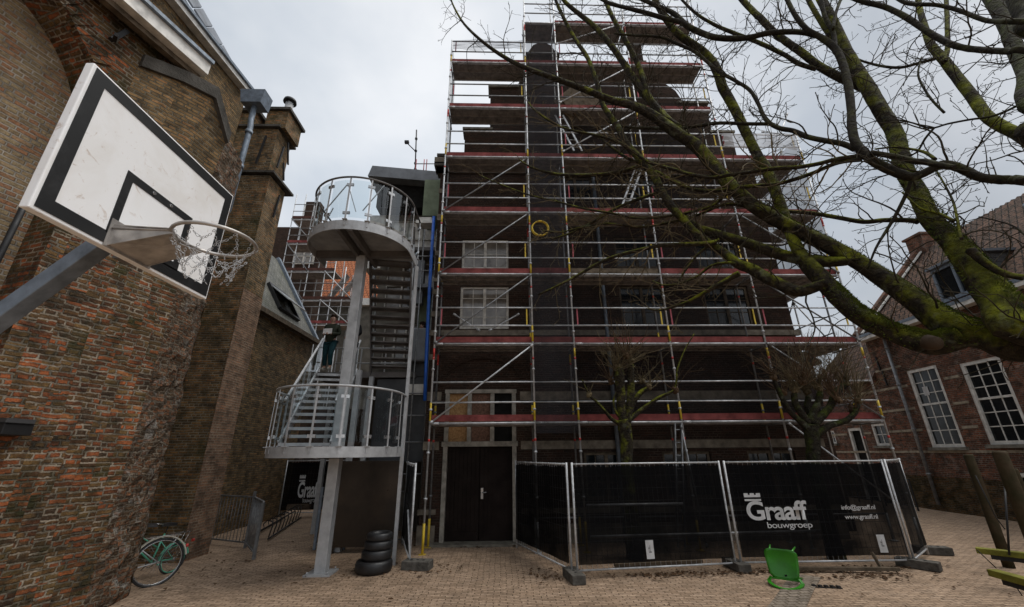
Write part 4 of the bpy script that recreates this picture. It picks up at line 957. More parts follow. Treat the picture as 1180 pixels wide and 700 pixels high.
for f in (0,.5): o = MB(); o.tube([a-V((0,0,f*.9+.0)), b_-V((0,0,f*.9))], .022, 6); o.build('rail', M['tube_dull'], rr_)
for x in (480,489,492): p = at(x,184,y=14.5); o = MB(); o.tube([p, p-V((0,0,1.2))], .02, 6); o.build('post', M['pink'], rr_)
# blue downpipe
o = MB(); pts = [at(500,250,y=11.35), at(497.5,290,y=11.35), at(494,350,y=11.35), at(491,420,y=11.35), at(489.5,462,y=11.35)]
o.tube(pts, .05, 10); tag(o.build('drain_hose', M['blue']), 'long blue plastic drain pipe hanging beside the brick building corner', 'pipe')
# thin scaffold tubes in the dark gap
gs = thing('gap_scaffold', 'dim scaffold tubes in the dark gap under the grey boxes', 'scaffolding', (-2.2, 11.9, 0))
for z in (1.6,2.4,3.1,3.7,8.0,7.5): o = MB(); o.tube([(-2.95,11.75,z),(-1.95,11.75,z)], .02, 6); o.build('ledger', M['tube_dull'], gs)
for x in (-2.5,-2.1): o = MB(); o.tube([(x,11.8,0),(x,11.8,9)], .022, 6); o.build('post', M['tube_dull'], gs)
# dark backing wall of the passage
bwl = MB(); bwl.box((-12,21,-.2),(-2.3,21.4,4.2)); tag(bwl.build('passage_wall', M['brick_facade']), 'dark brick wall closing the passage behind the black banner', 'wall')

# ================================================================== FAR SCAFFOLDED HOUSE
fh2 = thing('stepped_house', 'distant brick house with small white window inside scaffolding', 'house', (-11, 25, 0))
Y2 = 25.0
o = MB(); ff = lambda px, py: at(px, py, y=Y2)
a, b_ = ff(318,305), ff(380,305); o.box((a.x-2,Y2,0),(ff(366,305).x,Y2+1.2,ff(350,262).z)); o.box((ff(345,250).x,Y2+.5,9),(ff(362,250).x,Y2+1.2,ff(352,228).z)); o.build('wall', M['brick_facade'], fh2)
w0_, w1_ = ff(341,290), ff(361,301)
o = MB()
for x in (w0_.x, (w0_.x+w1_.x)/2, w1_.x): o.box((x-.06,Y2-.08,w1_.z-.2),(x+.06,Y2-.01,w0_.z+.1))
for z in (w1_.z-.2,(w0_.z+w1_.z)/2,w0_.z+.1): o.box((w0_.x-.06,Y2-.085,z-.06),(w1_.x+.06,Y2-.012,z+.06))
w_ = o.build('window', M['frame_white'], fh2); o = MB(); o.box((w0_.x,Y2-.03,w1_.z-.2),(w1_.x,Y2-.015,w0_.z+.1)); o.build('pane', M['pane_lit'], w_)
o = MB(); o.box((a.x-2,Y2-.1,ff(340,318).z),(ff(366,305).x,Y2-.01,ff(340,312).z)); o.build('stone_band', M['stone_band'], fh2)
oh = thing('orange_roofed_house', 'distant house with bright orange tiled roof behind the stair column', 'house', (-7, 28, 0))
Y3 = 27.0; a, b_ = at(372,346,y=Y3), at(425,346,y=Y3); c_ = at(375,295,y=31); 
o = MB(); o.add([V((a.x-.6,Y3,a.z)), V((b_.x+1,Y3,a.z)), V((b_.x+1,Y3+4,c_.z)), V((c_.x-.2,Y3+4,c_.z))], [(0,1,2,3)]); o.build('roof', M['tile_orange'], oh, fix=False)
o = MB(); o.box((c_.x-.3,Y3+3.9,c_.z-.05),(b_.x+1,Y3+4.2,c_.z+.2)); o.build('ridge', M['lead'], oh)
o = MB(); o.box((a.x-.4,Y3+.1,0),(b_.x+1,Y3+4,a.z-.1)); o.build('wall', M['render'], oh)
o = MB(); o.box((a.x-.4,Y3-.4,a.z-.5),(b_.x+1,Y3-.1,a.z-.0)); o.build('gutter', M['white_paint'], oh)
M['deck_far'] = plain('rusty_brown_deck', (.10,.045,.035), .8)
fs = thing('scaffolding', 'distant scaffolding with red decks around the far brick house', 'scaffolding', (-10, 22.5, 0))
YS = 22.6
px_l = [321, 333, 352, 372, 383, 396, 408]
ys_l = [253, 281, 313, 346, 374]
X_ = [at(p, 330, y=YS).x for p in px_l]; Z_ = [at(360, p, y=YS).z for p in ys_l]
tops = [at(328,224,y=YS).z, at(336,224,y=YS).z, Z_[0]+1, at(375,288,y=YS).z, at(383,290,y=YS).z, at(400,308,y=YS).z, at(406,312,y=YS).z]
for i, x in enumerate(X_):
    for yy in (YS, YS+1.2):
        o = MB(); o.tube([(x,yy,0),(x,yy,tops[i])], .03, 6); o.build('post', M['tube'] if yy == YS else M['tube_dull'], fs)
for k, z in enumerate(Z_):
    n_ = [3,4,5,7,7][k]
    for i in range(n_-1):
        x0, x1 = X_[i], X_[i+1]
        if k==0 and i==0: pass
        o = MB(); o.box((x0,YS,z),(x1,YS+1.2,z+.06)); o.build('deck', M['deck'], fs)
        o = MB(); o.box((x0,YS-.04,z+.06),(x1,YS,z+.22)); o.build('toe_board', M['toe'] if k in (1,4) else M['deck_far'], fs)
        for h in (.55,1.05,-.08): o = MB(); o.tube([(x0,YS-.05,z+h),(x1,YS-.05,z+h)], .026, 6); o.build('guard_rail', M['tube'] if h<0 else M['tube_dull'], fs)
    if k: 
        o = MB(); o.tube([(X_[0],YS-.08,Z_[k-1]),(X_[2],YS-.08,z)], .03, 6); o.build('brace', M['tube_dull'], fs)
        if k>2: o = MB(); o.tube([(X_[3],YS-.08,Z_[k-1]),(X_[6],YS-.08,z)], .03, 6); o.build('brace', M['tube'], fs)
for i in range(2):
    o = MB(); o.bar((X_[3+i],YS+.6,Z_[3]),(X_[4+i]+.6,YS+.6,Z_[2]),.5,.08); o.build('ladder', M['deck'], fs)

# ================================================================== BASKETBALL HOOP
BX = -2.35
hoop = thing('basketball_hoop', 'white basketball backboard with black lines, steel rim and chain net at upper left', 'hoop', (BX, 2.46, 0))
y0, y1, z0, z1 = 1.80, 3.11, 3.275, 4.245
M['board'] = plain('scuffed_white_board', (0.60,0.60,0.60), 0.38, var=0.12, scale=2.2)
def _dirty():
    m, nt, b = newmat('scuffed_board'); g = G(nt); co = g.n('ShaderNodeTexCoord').outputs['Object']
    n1 = g.noise(co, 2.2, 5, .65, .6); n2 = g.noise(co, 9, 5, .7, 1.2)
    c = g.mix(g.rng(n1.outputs['Fac'], .45, .75, 0, .55), (0.84,0.84,0.84), (0.64,0.60,0.54))
    c = g.mix(g.rng(n2.outputs['Fac'], .60, .70, 0, .6), c, (0.42,0.30,0.21))
    nt.links.new(c, b.inputs['Base Color']); nt.links.new(g.rng(n2.outputs['Fac'], .3, .7, .28, .5), b.inputs['Roughness']); return m
M['board'] = _dirty()
o = MB(); o.box((BX-.05,y0,z0),(BX,y1,z1)); bb = o.build('backboard', M['board'], hoop, bevel=.006)
def _scuff():
    m, nt, b = newmat('black_board_paint'); g = G(nt); co = g.n('ShaderNodeTexCoord').outputs['Object']
    n2 = g.noise(co, 5, 5, .7, 1.0)
    nt.links.new(g.mix(g.rng(n2.outputs['Fac'], .5, .75, 0, .6), (0.006,0.0065,0.007), (0.035,0.035,0.037)), b.inputs['Base Color']); b.inputs['Roughness'].default_value = .5; return m
M['black_line'] = _scuff()
def frame(a0,a1,b0,b1,t,x,nm):
    o = MB(); 
    o.box((x,a0,b0),(x+.003,a0+t,b1)); o.box((x,a1-t,b0),(x+.003,a1,b1)); o.box((x,a0+t,b1-t),(x+.003,a1-t,b1)); o.box((x,a0+t,b0),(x+.003,a1-t,b0+t)); o.build(nm, M['black_line'], bb)
frame(y0+.02,y1-.015,z0+.02,z1-.015,.075,BX+.001,'border_line')
frame(2.19,2.76,3.36,3.80,.052,BX+.001,'target_line')
o = MB(); [o.tube([(BX,y,3.775),(BX+.01,y,3.775)], .012, 8) for y in (2.40,2.55)]; o.build('bolts', M['chrome'], bb)
RC = V((-1.83, 2.37, 3.40)); RR = .225
M['rim'] = plain('worn_rim_steel', (0.46,0.43,0.40), 0.4, 0.5, var=0.3, scale=8)
o = MB(); o.tube([RC+V((RR*math.cos(a),RR*math.sin(a),0)) for a in [i*math.pi/20 for i in range(40)]], .0115, 10, closed=True); rim = o.build('rim', M['rim'], hoop)
o = MB()
t_ = .006
for s in (-1,1):
    e = RC+V((-.175,s*.13,.0)); f = V((BX+.004, RC.y+s*.15, 3.40)); f2 = V((BX+.004, RC.y+s*.15, 3.285))
    o.prism([f+V((0,0,.03)), e+V((0,0,.008)), e+V((0,0,-.02)), f2], (0,-.006*s,0))
    o.tube([f+V((0,0,-.0)), e], .008, 8)
o.prism([V((BX+.004,RC.y-.15,3.42)), V((BX+.004,RC.y+.15,3.42)), RC+V((-.165,.15,.0)), RC+V((-.225,0,.0)), RC+V((-.165,-.15,.0))], (0,0,.005))
o.prism([V((BX+.004,RC.y-.15,3.29)), V((BX+.004,RC.y+.15,3.29)), RC+V((-.17,.13,-.02)), RC+V((-.225,0,-.02)), RC+V((-.17,-.13,-.02))], (0,0,.005))
o.box((BX+.001,RC.y-.17,3.277),(BX+.007,RC.y+.17,3.46))
o.build('bracket', M['rim'], hoop)
# chain net: links strung between staggered knots
links = MB(); rc_ = random.Random(5)
def chain(p, q):
    p, q = V(p), V(q); L_ = (q-p).length; n = max(1, int(L_/.021)); d = (q-p)/n; dn = d.normalized()
    a = dn.cross(V((0,0,1))); a = a.normalized() if a.length > .01 else V((1,0,0)); b = dn.cross(a)
    for i in range(n):
        c_ = p + d*(i+.5) - V((0,0,.018*math.sin(math.pi*(i+.5)/n))); u = (a if i%2 else b); w_ = u*.0062
        links.tube([c_-dn*.011, c_-dn*.006+w_, c_+dn*.006+w_, c_+dn*.011, c_+dn*.006-w_, c_-dn*.006-w_], .0019, 5, closed=True)
K = 12; ring = []
for lv, (rr, zz) in enumerate(((.222,-.012),(.180,-.075),(.150,-.14),(.130,-.20),(.122,-.25))):
    ring.append([RC+V((rr*math.cos(2*math.pi*(k+.5*(lv%2))/K)+rc_.uniform(-.012,.012), rr*math.sin(2*math.pi*(k+.5*(lv%2))/K)+rc_.uniform(-.012,.012), zz+rc_.uniform(-.015,.015))) for k in range(K)])
for lv in range(4):
    for k in range(K):
        a = ring[lv][k]; b1, b2 = (ring[lv+1][k], ring[lv+1][(k-1)%K]) if lv%2==0 else (ring[lv+1][k], ring[lv+1][(k+1)%K])
        if rc_.random() < .85: chain(a, b1)
        if rc_.random() < .7: chain(a, b2)
links.build('chain_net', M['steel'], rim)
o = MB(); p, q = V((BX-.11,2.47,3.62)), at(-30,388,y=2.50); o.bar(p, q, .10,.10); 
arm = o.build('arm', M['zinc'], hoop, bevel=.006)
o = MB(); o.box((BX-.11,2.2,3.35),(BX-.051,2.74,3.42)); o.box((BX-.11,2.2,3.9),(BX-.051,2.74,3.97)); o.box((BX-.14,2.42,3.3),(BX-.052,2.52,4.05)); o.build('mounting_frame', M['steel_dark'], hoop)
q2 = q + (q-p).normalized()*1.2; o = MB(); o.bar(q, q2, .10,.10); o.tube([V((q2.x,q2.y,0)), V((q2.x,q2.y,q2.z+.1))], .09, 14); o.build('pole', M['zinc'], hoop)
# dark tube standing in for the shaded edge of the arch niche, behind the board
o = MB(); o.tube([cwp(48,196,.06), cwp(2,290,.06), cwp(-40,372,.06)], .035, 8); o.build('niche_shade_strip', M['iron'], church)

# ================================================================== SITE FENCE
def text_mesh(s, p, right, up, width, height, name, mat, parent, bold=.0, depth=.004, shear=0):
    cu = bpy.data.curves.new(name, 'FONT'); cu.body = s; cu.size = 1; cu.extrude = 0; cu.offset = bold; cu.space_character = .92
    t = bpy.data.objects.new('lettering_source', cu); C.objects.link(t); bpy.context.view_layer.update()
    me = bpy.data.meshes.new_from_object(t.evaluated_get(bpy.context.evaluated_depsgraph_get())); bpy.data.objects.remove(t)
    xs_ = [v.co.x for v in me.vertices]; ys_ = [v.co.y for v in me.vertices]
    sx_ = width/(max(xs_)-min(xs_)); sy_ = height/(max(ys_)-min(ys_)); off = V((0,0,0)); r = parent
    while r is not None: off = off + r.location; r = r.parent
    for v in me.vertices:
        a = (v.co.x-min(xs_))*sx_; b = (v.co.y-min(ys_))*sy_; q = V(p)+V(right)*a+V(up)*b-off; v.co = q
    me.materials.clear(); me.materials.append(mat)
    o = bpy.data.objects.new(name, me); C.objects.link(o); o.parent = parent; return o
def fence(A, B, label, h0=.13, h1=1.89, lean=0, logo=None, plate=None, seed=0, name='fence_panel', grp='site fence panels with black banners'):
    A, B = V((*A,0)), V((*B,0)); t = thing(name, label, 'fence panel', A, grp); d = (B-A); L_ = d.length; d.normalize(); nrm = V((d.y,-d.x,0))
    if nrm.y > 0: nrm = -nrm
    rr = random.Random(seed); z = V((0,0,1))
    for s in (0, L_):
        o = MB(); p = A+d*(.02 if s == 0 else L_-.02); o.tube([p+z*.03, p+z*(h1+.03)], .021, 10); o.build('frame_post', M['tube'], t)
    for zz in (h0, h1):
        o = MB(); o.tube([A+z*zz+d*.02, B+z*zz-d*.02], .016, 8); o.build('frame_rail', M['tube'], t)
    o = MB(); n = int(L_/.10)
    for i in range(1, n): p = A+d*(L_*i/n); o.tube([p+z*h0, p+z*h1], .0032, 4, cap=False)
    for k in range(1, 8): zz = h0+(h1-h0)*k/8; o.tube([A+z*zz, B+z*zz], .0032, 4, cap=False)
    o.build('wire_mesh', M['steel'], t)
    bn = MB(); nx, nz_ = 26, 12; b0, b1 = h0+.09, h1-.03; vs = []
    for j in range(nz_+1):
        for i in range(nx+1):
            s, q = i/nx, j/nz_; w_ = .012*math.sin(s*23+seed)*math.sin(q*9+seed*2)+.01*math.sin(s*7+q*5)
            droop = -.03*abs(math.sin(s*math.pi*4+seed))*q**3
            vs.append(A+d*(.05+(L_-.10)*s)+z*(b0+(b1-b0)*q+droop)+nrm*(.022+w_*.6))
    bn.add(vs, [(j*(nx+1)+i, j*(nx+1)+i+1, (j+1)*(nx+1)+i+1, (j+1)*(nx+1)+i) for j in range(nz_) for i in range(nx)], True)
    bo = bn.build('banner', M['banner'], t, fix=False)
    for k in range(9):
        o = MB(); p = A+d*(.1+(L_-.2)*k/8)+z*(h1-.03)+nrm*.03; o.tube([p, p+z*.055+nrm*rr.uniform(0,.02)], .005, 5); o.build('cable_tie', M['letter'], bo)
    if logo: logo(A, d, nrm, bo)
    if plate is not None:
        p = A+d*plate+nrm*.05+z*(.27); o = MB(); o.prism([p, p+d*.15, p+d*.15+z*.30, p+z*.30], nrm*.004); pl = o.build('plate', M['letter'], t)
        text_mesh('tL', p+d*.045+nrm*.006+z*.10, d, z, .06, .12, 'lettering', M['black_line'], pl)
    return t
def on_fence(px, A, d, nrm):   # along-panel distance and height of a photograph point on the panel face
    dd = _M.to_3x3() @ V(((px[0]-590)/F_PX, -(px[1]-350)/F_PX, -1)); p0 = A+nrm*.05; t = (p0-V((0,0,CAM_H))).dot(nrm)/dd.dot(nrm); return V((0,0,CAM_H))+dd*t
def graaff(A, d, nrm, bo, web=True, boxs=((862,582,933,600),(885,603,937,611))):
    z = V((0,0,1)); f = lambda x, y: on_fence((x,y), A, d, nrm)
    (x0,ya,x1,yb),(x2,yc,x3,yd) = boxs
    p = f(x0,yb); q = f(x1,yb); top = f(x0,ya)
    H = (top-p).dot(z)*1.25; W = (q-p).dot(d)
    e = nrm*.012
    text_mesh('Graaff', p+e, d, z, W, H, 'lettering', M['letter'], bo, bold=.022)
    c = MB(); b0 = p+e+z*(H*1.00); w_ = W*.27; hh = H*.10
    c.prism([b0, b0+d*w_, b0+d*w_+z*hh, b0+z*hh], nrm*.002)
    c2 = MB(); b1 = p+e+z*(H*1.20); mh = H*.12
    c2.prism([b1, b1+d*w_, b1+d*w_+z*mh, b1+z*mh], nrm*.002)
    for k in range(3): c2.prism([b1+d*(w_*k*.375)+z*mh*.98, b1+d*(w_*(k*.375+.25))+z*mh*.98, b1+d*(w_*(k*.375+.25))+z*mh*1.75, b1+d*(w_*k*.375)+z*mh*1.75], nrm*.002)
    c.build('logo_bar', M['letter'], bo); c2.build('logo_crown', M['letter'], bo)
    p2 = f(x2,yd); q2_ = f(x3,yd)
    text_mesh('bouwgroep', p2+e, d, z, (q2_-p2).dot(d), (f(x2,yc)-p2).dot(z)*1.15, 'lettering', M['letter'], bo, bold=.004)
    if web:
        for s, (a,b,c_,d_) in (('info@graaff.nl',(970,582,1009,589)),('www.graaff.nl',(974,593,1012,600))):
            p3 = f(a,d_); text_mesh(s, p3+e, d, z, (f(c_,d_)-p3).dot(d), (f(a,b)-p3).dot(z), 'lettering', M['letter'], bo, bold=.008)
fence((.36,10.86),(1.27,8.43),'black banner fence panel running from the brown double door to the front corner',seed=1,plate=None)
fence((1.34,8.40),(4.42,8.76),'plain black banner fence panel in the front row between corner foot and logo panel',seed=2,plate=1.32)
fence((4.50,8.78),(7.80,8.76),'black fence panel printed with Graaff bouwgroep logo and web address in front row',seed=3,logo=lambda A,d,n,b: graaff(A,d,n,b),plate=2.70)
fence((7.86,8.78),(8.98,9.64),'black fence panel turning back toward the right brick house',seed=4)
fence((-1.80,9.36),(-2.42,11.5),'narrow view of black fence panel behind the tyre stack',seed=5)
fence((-8.0,16.6),(-5.9,16.9),'black fence panel with part hidden Graaff logo at the back of the passage',seed=6,logo=lambda A,d,n,b: graaff(A,d,n,b,False,((342,559,367,574),(348,575,366,581))))
def block(x, y, rot, label, w_=.24, l_=.62, h_=.15):
    t = thing('concrete_foot', label, 'fence foot', (x,y,0), 'concrete feet of the site fence')
    o = MB(); Mx = Matrix.Translation((x,y,0)) @ Matrix.Rotation(R(rot),4,'Z'); o.box((-w_/2,-l_/2,.005),(w_/2,l_/2,h_), Mx); o.build('foot_block', M['concrete'], t, bevel=.012)
    for s in (-.12,0,.12): o = MB(); o.tube([Mx@V((0,s,h_+.001)), Mx@V((0,s,h_+.008))], .024, 8); o.build('socket', M['iron'], t)
block(1.28,8.34,8,'grey concrete fence foot at the front left corner of the black enclosure')
block(4.46,8.86,0,'grey concrete fence foot under the joint left of the Graaff panel')
block(7.86,8.72,35,'grey concrete fence foot under the joint right of the Graaff panel')
block(9.22,9.78,72,'grey concrete fence foot at the far right end of the fence')
block(-1.62,9.24,80,'grey concrete fence foot right of the tyre stack', .3,.55,.16)
o = MB(); o.tube([(-1.78,9.28,.16),(-1.95,9.6,1.0)], .02, 8); o.build('brace', M['tube'], bpy.data.objects['fence_panel.004'])
# planks behind / under the fence
for (a, b, lab) in (((5.4,8.62,.06),(7.2,8.42,.07),'grey timber plank lying along the fence foot right of the green chair'),((2.2,9.1,.05),(4.0,9.3,.05),'grey timber plank lying behind the plain banner panel')):
    o = MB(); o.bar(a, b, .09,.05); tag(o.build('timber_plank', M['wood']), lab, 'plank')
o = MB(); o.bar((7.0,8.55,.03),(6.95,8.62,.30), .06,.04); tag(o.build('timber_stake', M['wood']), 'short timber stake propped against the fence near its right joint', 'stake')
for (a,b,lab) in (((1.8,9.3,.5),(6.9,9.6,.5),'stored scaffold tube behind the fence banners, lower one'),((1.8,9.5,1.05),(3.9,9.6,1.05),'stored scaffold tube behind the plain banner, upper one')):
    o = MB(); o.tube([a,b], .03, 8); tag(o.build('stored_tube', M['tube']), lab, 'tube')
    
# ================================================================== GREEN CHAIR lying on its back
gc = thing('plastic_chair', 'bright green plastic chair tipped on its back on the pavers', 'chair', (4.66, 7.95, 0))
c0 = at(908,674,z=0); c0 = V((4.70,7.80,0))
ang = R(-36); cr_ = lambda x, y, z: V((c0.x + x*math.cos(ang) - y*math.sin(ang), c0.y + x*math.sin(ang) + y*math.cos(ang), z))
def rrect(w_, h_, r, n=6, cx=0, cy=0, taper=0):
    pts = []
    for (sx_, sy_, a0) in ((1,1,0),(-1,1,90),(-1,-1,180),(1,-1,270)):
        for i in range(n+1):
            a = R(a0+90*i/n); y = cy+sy_*(h_/2-r)+r*math.sin(a); x = cx+sx_*(w_/2-r)+r*math.cos(a); pts.append((x*(1+taper*(y/h_)), y))
    return pts
# seat: a dished rounded shell standing upright, its underside... top face towards the viewer
o = MB(); U, Vn = 12, 12; vs = []
for layer in (0, .012):
    for j in range(Vn+1):
        for i in range(U+1):
            s, t = i/U*2-1, j/Vn*2-1
            k = 1/max(1e-6, (abs(s)**5+abs(t)**5)**(1/5)) if (s or t) else 1
            m_ = max(abs(s),abs(t)); x = s*min(1,k*m_ if m_ else 1)*.215*(1+.10*t)*1.08; z = t*min(1,k*m_ if m_ else 1)*.225
            dish = .035*(1-s*s)*(1-t*t) - .03*(abs(t)**4 if t > 0 else 0)
            vs.append(cr_(x, .10+dish+layer+z*.10, .30+z))
n1 = (U+1)*(Vn+1); fs = []
for L0 in (0, n1): fs += [(L0+j*(U+1)+i, L0+j*(U+1)+i+1, L0+(j+1)*(U+1)+i+1, L0+(j+1)*(U+1)+i) for j in range(Vn) for i in range(U)]
edge = [i for i in range(U+1)] + [j*(U+1)+U for j in range(1,Vn+1)] + [Vn*(U+1)+i for i in range(U-1,-1,-1)] + [j*(U+1) for j in range(Vn-1,0,-1)]
fs += [(edge[i], edge[(i+1)%len(edge)], edge[(i+1)%len(edge)]+n1, edge[i]+n1) for i in range(len(edge))]
o.add(vs, fs, True); seat = o.build('seat', M['green_pl'], gc)
o = MB(); o.box((-.02,-.002,-.012),(.02,.004,.012), Matrix.Translation(cr_(.02,.085,.14))); o.build('drain_slot', M['void'], seat)
# back: an open hoop lying on the ground towards the viewer
o = MB(); hp_ = []
for i in range(25):
    a = math.pi*i/24; hp_.append(cr_(-.235*math.cos(a)*(1), .06-.30*math.sin(a)**.8, .035+.02*math.cos(a*2)))
hp_ = [cr_(-.20,.085,.10)] + hp_ + [cr_(.20,.085,.10)]
for p, q in zip(hp_, hp_[1:]): o.bar(p, q+(q-p)*.15, .055,.018)
o.bar(cr_(-.21,.08,.085), cr_(.21,.08,.085), .03,.022)
o.build('backrest', M['green_pl'], gc)
for (x, z, x2, z2, L_) in ((-.15,.50,-.17,.50,.42),(.17,.49,.21,.50,.42),(-.15,.12,-.2,.02,.45),(.17,.12,.22,.02,.45)):
    o = MB(); o.tube([cr_(x,.12,z), cr_(x2,.12+L_,z2)], [.018,.011], 8); o.build('leg', M['green_pl'], gc)
o = MB()
for i in range(5): x = 5.07+i*.085; o.box((x,7.66-.02*i,.02),(x+.05,7.72-.02*i,.05)); 
o.bar((4.98,7.70,.02),(5.48,7.59,.02),.03,.012)
tag(o.build('rubber_strip', M['rubber']), 'black ribbed rubber strip on the pavers right of the green chair', 'rubber strip')

# ================================================================== TYRES
zt = 0.01
for i, (rad, hh, dx, lab) in enumerate(((.345,.21,.0,'widest black car tyre at the bottom of the stack'),(.285,.18,.035,'second black tyre up from the ground in the stack'),(.27,.15,.05,'third black tyre up, just under the top one'),(.245,.14,.06,'smallest black tyre on top of the stack'))):
    t = thing('tyre', lab, 'tyre', (-2.42+dx, 9.1, zt), 'stacked car tyres under the fire escape')
    o = MB(); prof = [(rad*.60,0),(rad*.66,-.42),(rad*.85,-.5),(rad*.96,-.38),(rad,-.2),(rad,.2),(rad*.96,.38),(rad*.85,.5),(rad*.66,.42)]
    n = 36; vs = []
    for k in range(n):
        a = 2*math.pi*k/n
        for (r, z) in prof:
            rr2 = r*(1.0 if not (r >= rad*.99 and k%2) else .985); vs.append((-2.42+dx+rr2*math.cos(a), 9.1+rr2*math.sin(a), zt+hh*(.5+z)))
    m_ = len(prof); o.add(vs, [(k*m_+i2, k*m_+(i2+1)%m_, ((k+1)%n)*m_+(i2+1)%m_, ((k+1)%n)*m_+i2) for k in range(n) for i2 in range(m_)], True)
    o.build('tread', M['rubber'], t)
    zt += hh*.97

# ================================================================== GATES, PANEL, RACK in the passage
def gate(pts, h, label, step=.115, lean=0):
    t = thing('steel_gate', label, 'gate', pts[0], None)
    for a, b in zip(pts, pts[1:]):
        a, b = V(a), V(b); n = max(2, int((b-a).length/step)); z = V((0,0,1))
        o = MB(); o.bar(a+z*h, b+z*h, .04,.03); o.build('rail', M['tube_dull'], t)
        o = MB(); o.bar(a+z*.12, b+z*.12, .04,.03); o.build('rail', M['tube_dull'], t)
        for i in range(1, n): o = MB(); p = a.lerp(b,i/n); o.tube([p+z*.12, p+z*h], .009, 6); o.build('bar', M['tube_dull'], t)
    return t
g1_, g2_, g3_ = at(241,627,z=0), at(282,632,z=0), at(292,645,z=0)
t = gate([g1_, g2_, g3_], 1.12, 'grey steel barred gate folded open beside the turret foot')
for p, h in ((g1_,1.14),(g2_,1.25),(g3_,1.1)): o = MB(); o.bar(p, p+V((0,0,h)), .055,.055); o.build('gate_post', M['tube_dull'], t)
h1_, h2_ = at(362,634,z=0), at(386,634,z=0)
t = gate([h1_, h2_+V((.2,0,0))], 1.15, 'grey steel barred gate standing just left of the fire escape column')
for p, h in ((h1_,1.35),(h2_+V((.2,0,0)),1.25)): o = MB(); o.bar(p, p+V((0,0,h)), .06,.06); o.build('gate_post', M['zinc'], t)
i1, i2 = at(458,628,z=0), at(474,630,z=0)
t = gate([i1, i2], 1.2, 'short grey barred gate right of the brown sheet panel', .09)
o = MB(); o.box((-3.85,10.7,.12),(-2.42,10.76,1.93)); o.box((-3.87,10.69,1.88),(-2.40,10.77,1.95)); o.box((-3.87,10.72,0),(-3.8,10.8,1.9)); o.box((-2.47,10.72,0),(-2.40,10.8,1.9))
tag(o.build('metal_panel', M['panel_brown']), 'tall dark brown metal sheet panel behind the tyre stack', 'panel')
o = MB(); o.box((-1.98-.25,10.9,1.25),(-1.95-.12,10.95,1.5)); o.box((-2.2,10.88,1.3),(-2.1,10.9,1.42)); tag(o.build('junction_box', M['panel_grey']), 'small grey box with pale label in the gap beside the brick pier', 'box')
br = thing('bike_rack', 'black tubular bike rack with curled hoops along the annexe wall', 'bike rack', at(325,612,z=0))
ra, rb_ = at(306,624,z=0), at(345,598,z=0); dd_ = (rb_-ra).normalized(); sd2 = V((dd_.y,-dd_.x,0))
for s in (-.05,.5): o = MB(); o.tube([ra-sd2*s+V((0,0,.05)), rb_-sd2*s+V((0,0,.05))], .022, 8); o.build('base_rail', M['iron'], br)
for i in range(9):
    p = ra.lerp(rb_, (i+.5)/9); o = MB(); o.tube([p+V((0,0,.05)), p+sd2*.05+V((0,0,.3)), p+sd2*.02+V((0,0,.42))+dd_*.05, p-sd2*.12+V((0,0,.45))+dd_*.12, p-sd2*.2+V((0,0,.36))+dd_*.1, p-sd2*.15+V((0,0,.27))+dd_*.05, p-sd2*.45+V((0,0,.08))], .016, 8); o.build('hoop', M['iron'], br)

